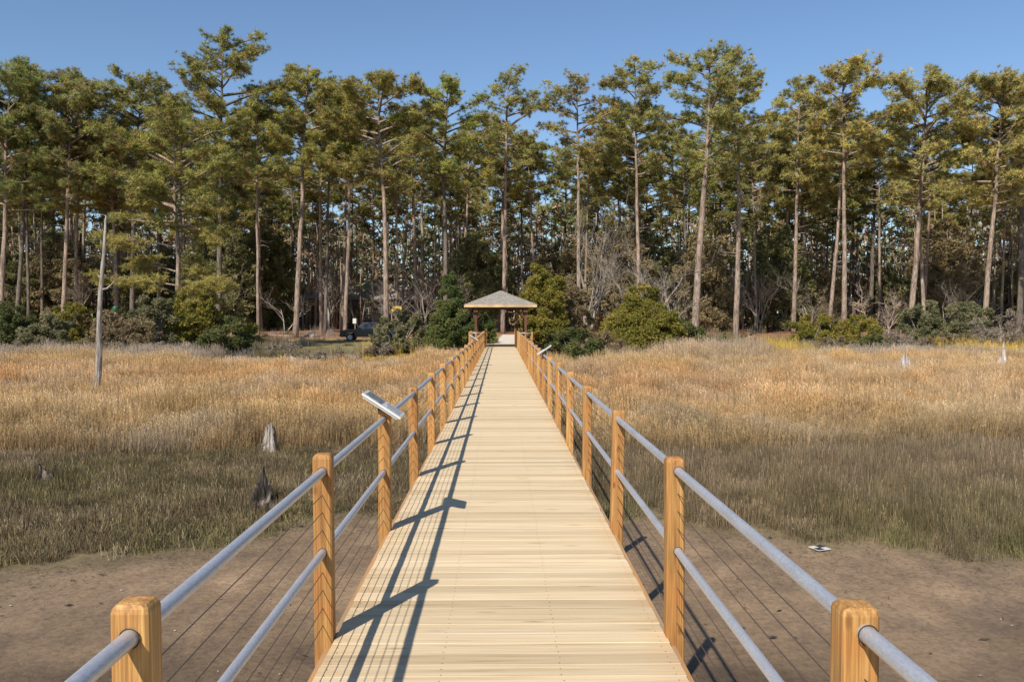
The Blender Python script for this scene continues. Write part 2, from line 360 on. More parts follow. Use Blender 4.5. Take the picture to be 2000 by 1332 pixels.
GOLD = np.array([.54, .37, .175]); ORNG = np.array([.53, .31, .135]); BEIGE = np.array([.57, .46, .31]); OLIVE = np.array([.18, .15, .07]); BROWN = np.array([.25, .19, .115]); GREEN = np.array([.15, .17, .045]); YEL = np.array([.58, .40, .09]); GREY = np.array([.42, .35, .29])
tall = [tuft(56, .45, 1.05, .34, .010, .10, .35, s, .25) for s in (1, 2, 3)]
short = [tuft(52, .08, .38, .19, .0095, .2, .4, s, .05) for s in (4, 5, 6)]
reed = [tuft(44, .2, .55, .26, .006, .07, .15, s, .1) for s in (7, 8)]
STUMPS = [(PX(190, 37), 37.), (PX(512, 17.2), 17.2), (PX(90, 20.2), 20.2), (PX(527, 24), 24.), (PX(1773, 44), 44.), (PX(1962, 47), 47.)]
# tall golden grass
x, y = region(52000, 22, 63, 1.0)
gold_edge = np.where(x < 0, 23.5, 24.5)+5*(fbm(x, y, .14, 21)-.5)
keep = (y > gold_edge) & ~((np.abs(x) < 1.5) & (y > 34)) & (rng.random(len(x)) < .75+.25*sst(.3, .6, fbm(x, y, .5, 22)))
keep &= ~((np.abs(x) < 5.5) & (y > 54))
for sx0, sy0 in STUMPS: keep &= ~((np.abs(x-sx0*(y/sy0)) < .45) & (y > sy0-1.9) & (y < sy0+.2))
keep &= y < 58.5+3*(fbm(x, y*0, .3, 29)-.5)*2
x, y = x[keep], y[keep]; N = len(x)
f1 = sst(.45, .65, fbm(x, y, .12, 23)); f2 = sst(.5, .7, fbm(x, y, .33, 24)); band = np.exp(-((y-40+4*(x > 0))/7)**2)
tint = mixt(np.repeat(GOLD[None], N, 0), np.repeat(ORNG[None], N, 0), np.clip(band*.7+f1*.3, 0, 1)); tint = mixt(tint, np.repeat(BEIGE[None], N, 0), f2*.45)
tint = mixt(tint, np.repeat(BROWN[None], N, 0), (1-sst(0, 6, y-gold_edge[keep]))*.5+.3*sst(.6, .75, fbm(x, y, .8, 25)))
tint = mixt(tint, np.repeat(GREY[None]*.8, N, 0), .35*sst(.55, .75, fbm(x, y, .28, 39))); tint = mixt(tint, np.repeat(GREY[None], N, 0), sst(51, 56, y)*.8)
reedy = ((x > PX(1270, y)) & (x < PX(1510, y)) & (y > 49)); tint[reedy] = tint[reedy]*.5+BEIGE*np.array([.95, .88, .85])*.5*rng.uniform(.8, 1.1, (int(reedy.sum()), 1))
far = sst(54, 58, y)*sst(-.5, .5, np.where((x > -9.5) & (x < -3.2), 1, -1)+np.where((x > 18) & (x < 21.5), 2, 0)+np.where((x > 31) & (x < 38), 2, 0))
tint = mixt(tint, np.repeat(YEL[None], N, 0), far)
tint *= rng.uniform(.7, 1.25, (N, 1))*(.8+.4*vnoise(x, y, .9, 37))[:, None]
hs = (.5+1.0*fbm(x, y, .55, 26))*(1-.72*sst(46, 52, y)*(x < -5.2)*(x > -19))*(1+.4*reedy*rng.uniform(.3, 1.2, N))*(1-.25*(1-sst(0, 5, y-gold_edge[keep]))); s = np.stack([np.full(N, 1.0), np.full(N, 1.), hs], 1)*rng.uniform(.85, 1.2, (N, 1))
scatter('marsh_grass', 'tall golden dry marsh grass filling the marsh on both sides of the boardwalk', np.stack([x, y, gz(x, y)], 1), rng.uniform(-1.2, 1.2, N), s, tint, rng.integers(0, 3, N), tall)
# short olive/brown grass on the left and sparse brown reeds on the right
x, y = region(34000, 11.5, 30, .8, 3)
e = edge(x); gold_edge = np.where(x < 0, 24.5, 25.5)+5*(fbm(x, y, .14, 21)-.5)
dn = sst(-.4, 1.3, y-e+1.0*(fbm(x, y, 1.6, 27)-.5)); dn = dn*(.35+.65*sst(.36, .52, fbm(x, y, 1.4, 38))); keep = (rng.random(len(x)) < dn) & (y < gold_edge+1.2)
for sx0, sy0 in STUMPS: keep &= ~((np.abs(x-sx0*(y/sy0)) < .35) & (y > sy0-.9) & (y < sy0+.2))
x, y, e = x[keep], y[keep], e[keep]; N = len(x)
f1 = sst(.4, .62, fbm(x, y, .35, 31)); near = 1-sst(0, 2.5, y-e)
tint = mixt(np.repeat(OLIVE[None], N, 0), np.repeat(BROWN[None], N, 0), np.clip(f1*.7+.35*(x > 0)+.4*sst(17, 25, y), 0, 1)); tint = mixt(tint, np.repeat(GREEN[None], N, 0), near*.38*sst(.35, .6, fbm(x, y, .5, 33)))
tint = mixt(tint, np.repeat(BEIGE[None], N, 0), .3*sst(.62, .8, fbm(x, y, 1.2, 32)))
tint *= rng.uniform(.55, 1.35, (N, 1))*(.75+.5*vnoise(x, y, 1.7, 36))[:, None]
hs = (.5+1.0*fbm(x, y, .9, 34))*(1-.45*near); s = np.stack([np.ones(N), np.ones(N), hs], 1)*rng.uniform(.8, 1.2, (N, 1))
var = np.where((x > 0) & (rng.random(N) < .75), rng.integers(3, 5, N), rng.integers(0, 3, N))
scatter('short_marsh_grass', 'short olive and brown grass growing along the edge of the mud', np.stack([x, y, gz(x, y)], 1), rng.uniform(0, 6.28, N), s, tint, var, short+reed)
# lawn / understory ground cover beyond the marsh
x, y = region(16000, 58, 100, 1, 8); keep = (~((np.abs(x-.3) < 2.2) & (y > 56))) & (rng.random(len(x)) < np.where((x < -5) & (x > -17), .25, .8)*(1-.9*sst(64, 78, y)))
x, y = x[keep], y[keep]; N = len(x); tint = mixt(np.repeat(GREY[None]*.85, N, 0), np.repeat(OLIVE[None]*1.2, N, 0), sst(.4, .6, fbm(x, y, .4, 35)))*rng.uniform(.7, 1.2, (N, 1))
yb = ((x > 18) & (x < 21.5) | (x > 31) & (x < 39) | (x > -9.5) & (x < -3.5)) & (y < 64); tint[yb] = YEL*rng.uniform(.75, 1.1, (yb.sum(), 1))
s = np.stack([np.ones(N), np.ones(N), np.where((x < -5) & (x > -17) & (y > 62), .25, np.where(yb, 1.0, .7))], 1)*rng.uniform(.8, 1.5, (N, 1))
scatter('shore_grass', 'grey brown and yellow dead grass along the edge of the wood', np.stack([x, y, gz(x, y)], 1), rng.uniform(0, 6.28, N), s, tint, rng.integers(0, 3, N), tall)
# litter of dead stems on the mud near the grass edge
mb = MB()
for i in range(5200):
    x0 = rng.uniform(-13, 14); y0 = float(edge(x0))-abs(rng.normal(0, .9 if x0 < 0 else 1.6)); 
    if y0 < 7: continue
    z0 = float(gz(x0, y0))+.012; n_ = 1+int(rng.random()*3); cc = np.array([.14, .11, .065])*rng.uniform(.6, 1.7)
    for k in range(n_):
        a = rng.uniform(0, 2*PI); L = rng.uniform(.03, .11); wv = .004; d = np.array([math.cos(a), math.sin(a), rng.uniform(.0, .5)]); s_ = np.array([-d[1], d[0], 0])*wv
        p = np.array([x0, y0, z0])+np.append(rng.normal(0, .03, 2), 0); mb.add([p-s_, p+s_, p+d*L], t=[(0, 1, 2)], c=cc)
tag(mb.build('plant_litter', M_LEAF), 'dark dead stem litter strewn over the mud at the grass edge', 'litter', kind='stuff')
mb = MB()
for i in range(900):
    x0 = rng.uniform(-9, 13); y0 = rng.uniform(4.5, 16); 
    if y0 > float(edge(x0)) or vnoise(x0, y0, .8, 61) < .45: continue
    z0 = float(gz(x0, y0))+.02; a = rng.uniform(0, PI); L = rng.uniform(.02, .09); d_ = np.array([math.cos(a)*L, math.sin(a)*L*.5, 0]); s_ = np.array([-d_[1], d_[0], 0])*rng.uniform(.15, .4)
    p = np.array([x0, y0, z0]); mb.add([p-d_, p-s_, p+d_, p+s_+[0, 0, .012]], [(0, 1, 2, 3)], c=np.array([.08, .06, .04])*rng.uniform(.6, 1.6))
tag(mb.build('mud_debris', M_LEAF), 'dark bits of dead reed and bark lying on the mud', 'debris', kind='stuff')
# shells and pale flecks
mb = MB()
for i in range(150):
    x0 = rng.uniform(-10, 12); y0 = rng.uniform(5.5, 17); z0 = float(gz(x0, y0))+.015; r_ = rng.uniform(.007, .019)
    if y0 > float(edge(x0)): z0 += .12
    a = np.arange(6)*PI/3; ring = np.stack([x0+r_*np.cos(a)*1.3, y0+r_*np.sin(a), np.full(6, z0)], 1)
    mb.add(np.vstack([ring, [[x0, y0, z0+r_*.6]]]), t=[(j, (j+1) % 6, 6) for j in range(6)], c=np.array([.5, .45, .38])*rng.uniform(.5, 1.1))
tag(mb.build('shell_flecks', M_LEAF), 'small pale shells and flecks scattered on the mud', 'shells', kind='stuff')

# ------------------------------------------------------------------ boardwalk
HW = .914; D_END = 50.0; SP = 2.4; D0 = 2.26; PXC = .968; PH = 1.0
bw = empty('boardwalk', (0, 25, -.02), 'long straight boardwalk of pale boards with orange posts, pipe rails and cables', 'boardwalk')
def part(mb, name, mat, parent=bw, **k):
    o = mb.build(name, mat, parent, **k)
    o.matrix_parent_inverse = Matrix.Translation(parent.location).inverted(); return o
mb = MB(); y = -3.0
while y < D_END:
    wd = .1405; g = rng.uniform(.001, .0025) if rng.random() < .8 else rng.uniform(.004, .007); hw = HW+rng.uniform(-.004, .004); hr = HW+rng.uniform(-.004, .004); zt = rng.uniform(-.0015, .0015); b = .0025
    prof = [(y, -.036), (y+wd, -.036), (y+wd, zt-b), (y+wd-b, zt), (y+b, zt), (y, zt-b)]; c = (rng.random(), rng.random(), rng.random())
    v = [(-hw, p, z) for p, z in prof]+[(hr, p, z) for p, z in prof]; n6 = 6
    mb.add(v, [(i, n6+i, n6+(i+1) % 6, (i+1) % 6) for i in range(6)], [(0, i, i+1) for i in range(1, 5)]+[(6, 6+i+1, 6+i) for i in range(1, 5)], c)
    y += wd+g
part(mb, 'decking', M_DECK)
# screws in two lines
mb = MB(); y = -2.0
while y < 22:
    for xx in (-.87, -.3, .3, .87):
        for yo in (.035, .105):
            a = np.arange(6)*PI/3; r_ = .0035; x0 = xx+rng.normal(0, .004); y0 = y+yo
            mb.add(np.stack([x0+r_*np.cos(a), y0+r_*np.sin(a), np.full(6, .0022)], 1), t=[(0, i, i+1) for i in range(1, 5)])
    y += .1425
sc_ = part(mb, 'deck_screws', M_CABLE); sc_['kind'] = 'stuff'
for s in (-1, 1):
    mb = MB(); a, b = sorted((s*(HW-.01), s*(HW+.045))); mb.box(a, b, -3, D_END, -.275, -.04); part(mb, 'rim_board', M_RIM)
mb = MB(); mb.box(-.3, -.26, -3, D_END, -.27, -.04); mb.box(.26, .3, -3, D_END, -.27, -.04); part(mb, 'joist', M_UNDER)
def post_mesh(w=.1, d=.095, h=1.0, z0=-.3, ch=.008, top=.016):
    mb = MB(); rings = []
    def ring(hx, hy, z, r):
        return [(-hx+r, -hy, z), (hx-r, -hy, z), (hx, -hy+r, z), (hx, hy-r, z), (hx-r, hy, z), (-hx+r, hy, z), (-hx, hy-r, z), (-hx, -hy+r, z)]
    for z, ins in ((z0, 0), (h-top*1.6, 0), (h-top*.8, .003), (h-top*.2, .011), (h, .024)): rings += ring(w/2-ins, d/2-ins, z, ch)
    q = [(k*8+i, k*8+(i+1) % 8, k*8+8+(i+1) % 8, k*8+8+i) for k in range(4) for i in range(8)]
    mb.add(rings, q, [(32, 32+i, 32+i+1) for i in range(1, 7)]); return mb
nP = 20; posts = []
first = None
CH = [.80, .706, .609, .378, .281, .183, .088]; PIPES = [.925, .486]
for s in (-1, 1):
    for k in range(-2, nP+1):
        yy_ = D0+SP*k
        if yy_ > D_END+.3: continue
        if first is None:
            o = part(post_mesh(), 'post', M_POST, smooth=False); first = o
        else:
            o = first.copy(); COL.objects.link(o); o.parent = bw
        o.matrix_parent_inverse = Matrix.Translation(bw.location).inverted(); o.location = (s*(PXC-0.003)+rng.normal(0, .003), yy_+rng.normal(0, .012), rng.normal(0, .006)); o.rotation_euler = (rng.normal(0, .004), rng.normal(0, .005), (PI if s > 0 else 0)+rng.normal(0, .01))
        if s > 0: o.rotation_euler = (rng.normal(0, .004), rng.normal(0, .005), rng.normal(0, .01))
        if rng.random() < .5: o.scale = (1, 1, 1+rng.normal(0, .004))
        posts.append((s, yy_))
th = np.linspace(0, 1, 90)
for s in (-1, 1):
    for z, r in zip(PIPES, (.0235, .0215)):
        mb = MB(); Y = -4+(D_END+4)*th; P = np.stack([s*PXC+0*Y, Y, z+0*Y], 1); mb.tube(P, np.full(90, r), 18); part(mb, 'pipe_rail', M_STEEL, smooth=True)
    for z in CH:
        mb = MB(); P = np.stack([s*PXC+0*Y, Y, z+.004*np.sin((Y-D0)/SP*PI)**2*-1], 1); mb.tube(P, np.full(90, .0024), 5); part(mb, 'cable', M_CABLE, smooth=True)
# dark rings where the pipes go into the near posts + vertical checks
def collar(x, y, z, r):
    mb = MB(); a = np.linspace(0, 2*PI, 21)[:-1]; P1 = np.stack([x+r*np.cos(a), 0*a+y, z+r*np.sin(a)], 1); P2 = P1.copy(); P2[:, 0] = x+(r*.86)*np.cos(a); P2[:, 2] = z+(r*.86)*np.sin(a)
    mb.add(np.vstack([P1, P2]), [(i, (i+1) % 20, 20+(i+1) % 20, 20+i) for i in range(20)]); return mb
for s, yy_ in posts:
    if 0 < yy_ < 12:
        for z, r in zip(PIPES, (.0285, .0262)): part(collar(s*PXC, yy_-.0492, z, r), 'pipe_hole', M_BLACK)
# trestle legs and cross beams under the walk
lg = None
for k in range(-1, 10):
    for s in (-1, 1):
        yy_ = D0+SP*2*k+.2; zb = float(gz(0, yy_))-.3
        mb = MB(); mb.tube([(s*.7, yy_, zb), (s*.7, yy_, -.29)], [.11, .105], 12); part(mb, 'piling', M_UNDER, smooth=True)
    mb = MB(); mb.box(-.88, .88, yy_-.05, yy_+.05, -.5, -.28); part(mb, 'cross_beam', M_UNDER)

# ------------------------------------------------------------------ gazebo
gz0 = 50.0; gc = 52.1
gb = empty('gazebo', (0, gc, -.06), 'small open gazebo with grey shingled pyramid roof at the end of the boardwalk', 'gazebo')
gp = lambda mb, n, m, **k: part(mb, n, m, gb, **k)
mb = MB(); yb_ = gz0+.02
while yb_ < 58.6:
    hw = 1.9 if yb_ < 54.2 else .93
    mb.box(-hw, hw, yb_, yb_+.138, -.04, -.002-.0*rng.random(), c=(rng.random(), rng.random(), 0)); yb_ += .1425
gp(mb, 'floor', M_DECK)
for s in (-1, 1):
    mb = MB(); mb.box(s*1.9-.03, s*1.9+.03, gz0, 54.2, -.3, -.045); gp(mb, 'rim_board', M_RIM)
EZ = 2.52; AP = 3.40; R_ = 2.12
# shingled roof: courses on each of the four sides
T = NT('grey shingles'); tc = T.n('ShaderNodeTexCoord'); br = T.n('ShaderNodeTexBrick', i_Scale=4.0); br.inputs['Color1'].default_value = (.24, .215, .18, 1); br.inputs['Color2'].default_value = (.34, .305, .255, 1); br.inputs['Mortar'].default_value = (.2, .19, .18, 1); br.inputs['Mortar Size'].default_value = .02; br.inputs['Brick Width'].default_value = .6
T.l(tc.outputs['Object'], br.inputs[0]); nn = noise(T, 9, 4); c = mixc(T, .7, br.outputs[0], ramp(T, nn, [(.3, .7), (.7, 1.15)]).outputs[0], 'MULTIPLY'); principled(T, c, .9, bump=nn, bstr=.4, bdist=.02)
M_SHING = T.m
mb = MB(); nc = 11
for k in range(nc):
    f0 = k/nc; f1 = (k+1)/nc; r0 = R_*(1-f0)+.02; r1 = R_*(1-f1); z0 = EZ+.02+(AP-EZ)*f0+.018; z1 = EZ+.02+(AP-EZ)*f1
    for a in range(4):
        ca, sa = [(1, 0), (0, 1), (-1, 0), (0, -1)][a]
        rot = lambda x, y, z: (x*ca-y*sa, gc+x*sa+y*ca, z)
        mb.add([rot(-r0, -r0, z0), rot(r0, -r0, z0), rot(r1, -r1, z1), rot(-r1, -r1, z1), rot(-r0, -r0, z0-.02), rot(r0, -r0, z0-.02)], [(0, 1, 2, 3), (4, 5, 1, 0)])
gp(mb, 'roof', M_SHING)
for a in range(4):
    mb = MB(); ca, sa = [(1, 0), (0, 1), (-1, 0), (0, -1)][a]; sh = .0 if a % 2 == 0 else -.022
    M = Matrix.Translation((0, gc, EZ-.06)) @ Matrix.Rotation(a*PI/2, 4, 'Z') @ Matrix.Translation((0, -R_+.0, 0)); mb.obox(M, 2*R_+2*sh, .035, .15); gp(mb, 'fascia', M_FASC)
mb = MB(); mb.add([(-R_+.03, gc-R_+.03, EZ-.1), (R_-.03, gc-R_+.03, EZ-.1), (R_-.03, gc+R_-.03, EZ-.1), (-R_+.03, gc+R_-.03, EZ-.1)], [(0, 3, 2, 1)]); gp(mb, 'soffit', M_GAZW)
for sx_ in (-1, 1):
    for sy_ in (-1, 1):
        px_, py_ = sx_*1.47, gc+sy_*1.7
        mb = MB(); mb.box(px_-.07, px_+.07, py_-.07, py_+.07, -.04, EZ-.42); gp(mb, 'post', M_GAZW)
        mb = MB(); p0 = Vector((px_-sx_*.05, py_, 1.75)); p1 = Vector((px_-sx_*.62, py_, EZ-.15)); dv = p1-p0
        M = Matrix.Translation((p0+p1)/2) @ dv.to_track_quat('Z', 'Y').to_matrix().to_4x4(); mb.obox(M, .09, .09, dv.length); gp(mb, 'knee_brace', M_GAZW)
        mb = MB(); p0 = Vector((px_, py_-sy_*.05, 1.75)); p1 = Vector((px_, py_-sy_*.62, EZ-.15)); dv = p1-p0
        M = Matrix.Translation((p0+p1)/2) @ dv.to_track_quat('Z', 'Y').to_matrix().to_4x4(); mb.obox(M, .09, .09, dv.length); gp(mb, 'knee_brace', M_GAZW)
    mb = MB(); mb.box(sx_*1.47-.13, sx_*1.47+.13, gc-1.95, gc+1.95, EZ-.42, EZ-.11); gp(mb, 'roof_beam', M_GAZW)
for sy_ in (-1, 1):
    mb = MB(); mb.box(-1.34, 1.34, gc+sy_*1.7-.05, gc+sy_*1.7+.05, EZ-.25, EZ-.103); gp(mb, 'roof_beam', M_GAZW)
def rail_run(x0, y0, x1, y1, n_, mat=M_POST, h=.95):
    for i in range(n_+1):
        f = i/n_; m = post_mesh(.09, .09, h, -.1); o = gp(m, 'railing_post', mat); o.location = (x0+(x1-x0)*f, y0+(y1-y0)*f, 0)
    for z in (h-.08, .5):
        mb = MB(); mb.tube([(x0, y0, z), (x1, y1, z)], [.024, .024], 8); gp(mb, 'railing_pipe', M_STEEL, smooth=True)
for s in (-1, 1):
    rail_run(s*1.07, gz0+.06, s*1.84, gz0+.06, 2)
    rail_run(s*1.84, gz0+.5, s*1.84, 54.1, 3)
    rail_run(s*1.84, 54.14, s*1.07, 54.14, 1)
    rail_run(s*.98, 54.5, s*.98, 58.2, 3, M_POST, 1.0)
    mb = MB(); a, b = sorted((s*.86, s*.95)); mb.box(a, b, gz0+.1, gz0+.22, -.04, 1.0); gp(mb, 'shaded_end_post', M_GAZW)  # railing end post, its shade put into the dark timber colour

# ------------------------------------------------------------------ reading panels on the railing
def info_sign(k, s, label):
    yy_ = D0+SP*k; r = empty('info_sign', (s*PXC, yy_, 1.0), label, 'sign', 'tilted reading panels on the railing')
    til = math.radians(33)*s     # inner edge low
    M = Matrix.Translation((0, -.02, .035)) @ Matrix.Rotation(til*-1, 4, 'Y')
    mb = MB(); mb.obox(M, .37, .30, .018); p = mb.build('panel', M_WHITE, r)
    mb = MB(); mb.obox(M @ Matrix.Translation((0, 0, -.012-.008)), .33, .26, .012); mb.build('panel_frame', M_WHITE, r)
    mb = MB()
    # picture on the upper (outer) half, heading and lines of text on the lower half
    mb.obox(M @ Matrix.Translation((s*.085, 0, .0105)), .15, .24, .003); mb.build('picture', M_INKD, p)
    mb = MB()
    for i in range(8): mb.obox(M @ Matrix.Translation((-s*(.025+.018*i), rng.uniform(-.01, .01) if i else .06, .0105)), .007 if i else .012, .24 if i else .13, .003)
    mb.build('text_lines', M_TEXT, p)
    mb = MB(); prof = [(-.045, -.005), (.045, -.005), (.045, .01-.03*s), (-.045, .01+.03*s)]
    prof = [(-.045, 0), (.045, 0), (.045, .003 if s < 0 else .055), (-.045, .055 if s < 0 else .003)]
    mb.prism([(a, b-.002) for a, b in prof], -.05, .045); mb.build('bracket', M_BLACK, r)
    # lift the panel onto the bracket
    for ch in r.children:
        if ch.name.startswith('panel'): ch.location = (0, 0, .012)
info_sign(2, -1, 'nearest white reading panel tilted on the third left railing post, showing picture and text')
info_sign(7, 1, 'white reading panel seen edge on above the right railing')
info_sign(12, -1, 'small far white reading panel on the left railing near the gazebo')

# ------------------------------------------------------------------ stumps, snag, marker
def stump(name, label, x, y, h, w_, spire, mat, prongs=5, lean=0.0, flare=1.5, cat='stump'):
    z0 = float(gz(x, y)); r = empty(name, (x, y, z0), label, cat, 'dead stumps in the marsh')
    mb = MB(); sides = 26; nr = 22; rs = np.random.default_rng(int(abs(x*100+y*7)))
    ang = np.arange(sides)*2*PI/sides; ph = rs.uniform(0, 2*PI, 5); top = np.ones(sides)
    pk = rs.uniform(0, 2*PI)
    hi = 1-spire*np.clip(np.abs(((ang-pk+PI) % (2*PI))-PI)/PI, 0, 1)**.6
    hi = hi*(1-.12*rs.random(sides))
    V = []
    for k in range(nr):
        f = k/(nr-1); zz = h*f*hi
        fr = zz/h; rad = w_/2*((flare-1)*(1-fr)**2.5+1-.5*fr)*(1-.62*spire*fr)
        fl = 1+.16*np.sin(ang*3+ph[0]+fr*1.2)+.1*np.sin(ang*7+ph[1]-fr*2)+.06*np.sin(ang*11+ph[2])+.05*rs.normal(0, 1, sides)*.5
        rad = rad*fl
        V.append(np.stack([rad*np.cos(ang)+lean*zz+(math.cos(pk)*spire*.25*w_*fr), rad*np.sin(ang)+(math.sin(pk)*spire*.15*w_*fr), zz-.08], 1))
    # hollow inside
    for f2 in (.85, .55):
        b = V[nr-1].copy(); cx = b.mean(0); b[:, :2] = cx[:2]+(b[:, :2]-cx[:2])*f2*.8; b[:, 2] = b[:, 2]*(.92 if f2 > .6 else .6); V.append(b)
    V = np.concatenate(V); n2 = nr+2
    i = np.arange(n2-1)[:, None]*sides; j = np.arange(sides)[None]; k = (j+1) % sides
    mb.add(V, np.stack([i+j, i+k, i+sides+k, i+sides+j], -1).reshape(-1, 4), [((n2-1)*sides, (n2-1)*sides+a, (n2-1)*sides+a+1) for a in range(1, sides-1)])
    for a in range(prongs):
        aa = rs.uniform(0, 2*PI); rr = w_/2*flare*.8; L = rs.uniform(.3, .7)*w_
        mb.tube([(math.cos(aa)*rr*.5, math.sin(aa)*rr*.5, .1), (math.cos(aa)*(rr), math.sin(aa)*rr, .04), (math.cos(aa)*(rr+L), math.sin(aa)*(rr+L), -.08)], [w_*.14, w_*.1, w_*.03], 7, noise_amp=.2)
    mb.build('stump_wood', mat, r, smooth=False); return r
stump('tree_stump', 'pale blunt stump with a dark hollow top left of the boardwalk', PX(527, 24.0), 24.0, 1.05, .44, .25, M_STUMP)
stump('tree_stump', 'dark pointed stump with flared rotten base at the edge of the mud', PX(512, 17.2), 17.2, 1.15, .42, .9, M_STUMPD, 8, flare=1.7)
stump('tree_stump', 'low dark broken stump in the grass near the left edge of the photo', PX(90, 20.2), 20.2, .6, .36, .5, M_STUMPD, 3)
stump('tree_stump', 'pale stump with a split forked top right of the boardwalk', PX(1773, 44), 44, 1.95, .7, .5, M_STUMPL)
stump('tree_stump', 'tall pale spire shaped stump at the far right of the marsh', PX(1962, 47), 47, 2.35, .68, .88, M_STUMPL)
stump('tree_stump', 'tiny grey stub stump in the golden grass left of the leaning snag', PX(136, 47), 47, 1.3, .2, .5, M_STUMPL, 1)
stump('tree_stump', 'small weathered stub stump at the edge of the lawn in front of the pickup', PX(572, 56), 56, .7, .34, .4, M_STUMPL, 2)
# straw clump at the foot of the pale stump
# leaning snag
d = 37.0; bx_, tx_ = PX(190, d), PX(213, d); zb = float(gz(bx_, d)); zt = PZ(430, d)
sn = empty('dead_tree', (bx_, d, zb), 'tall bare grey leaning snag standing in the marsh grass on the left', 'dead tree')
mb = MB(); f = np.linspace(0, 1, 30); P = np.stack([(tx_-bx_)*f+.03*np.sin(f*9), .04*np.sin(f*7), (zt-zb)*f-.2*(1-f)], 1); mb.tube(P, .155*(1-f)+.055*f, 10, noise_amp=.1)
mb.tube([P[29], P[29]+[.02, 0, .12], P[29]+[-.12, 0, .2]], [.05, .03, .006], 5); mb.build('trunk', M_GREYW, sn)
for zf, dx, dz in ((.64, .55, .35), (.7, -.2, .1), (.645, -.16, -.1)):
    mb = MB(); i = int(zf*29); mb.tube([P[i], P[i]+[dx*.5, 0, dz*.3-.05], P[i]+[dx, .1, dz]], [.05, .04, .02], 6); mb.build('branch_stub', M_GREYW, sn)
# survey marker
r = empty('survey_marker', (PX(1608, 14.05), 14.05, float(gz(PX(1608, 14.05), 14.05))+.03), 'small black and white checkered square marker lying on the mud', 'marker', rz=.35)
mb = MB(); mb.box(-.125, .125, -.125, .125, 0, .012); mb.build('board', M_WHITE, r)
mb = MB(); mb.box(-.124, 0, -.124, 0, .0125, .016); mb.box(0, .124, 0, .124, .0125, .016); mb.build('black_squares', M_BLACK, r)

# ------------------------------------------------------------------ trees
def needle_tpl(n_, L, wd, seed, up=.3):
    r = np.random.default_rng(seed); d = r.normal(0, 1, (n_, 3)); d[:, 2] = d[:, 2]*.8+up; d /= np.linalg.norm(d, axis=1)[:, None]
    s = np.cross(d, r.normal(0, 1, (n_, 3))); s /= np.linalg.norm(s, axis=1)[:, None]; L_ = L*r.uniform(.6, 1.15, (n_, 1)); o = d*L_*.12
    return np.stack([o-s*wd/2, o+s*wd/2, d*L_], 1)      # n,3,3
TPL = [needle_tpl(28, .39, .046, s) for s in range(4)]
def put_tufts(mb, P, sc, col, tpls, rs):
    k = rs.integers(0, len(tpls), len(P))
    for ti, tp in enumerate(tpls):
        m = k == ti
        if not m.any(): continue
        p = P[m]; n_ = len(p); a = rs.uniform(0, 2*PI, n_); ca, sa = np.cos(a), np.sin(a)
        t = tp[None]*sc[m][:, None, None, None]; X = t[..., 0]*ca[:, None, None]-t[..., 1]*sa[:, None, None]; Y = t[..., 0]*sa[:, None, None]+t[..., 1]*ca[:, None, None]
        V = np.stack([X, Y, t[..., 2]], -1)+p[:, None, None, :]; nt_ = tp.shape[0]
        c = np.repeat(col[m], nt_*3, 0)*np.repeat(rs.uniform(.8, 1.2, (n_*nt_, 1)), 3, 0)
        mb.add(V.reshape(-1, 3), t=np.arange(n_*nt_*3).reshape(-1, 3), c=c)
NG = np.array([.25, .27, .085]); NY = np.array([.47, .40, .125]); NB = np.array([.36, .235, .10]); ND = np.array([.13, .165, .065])
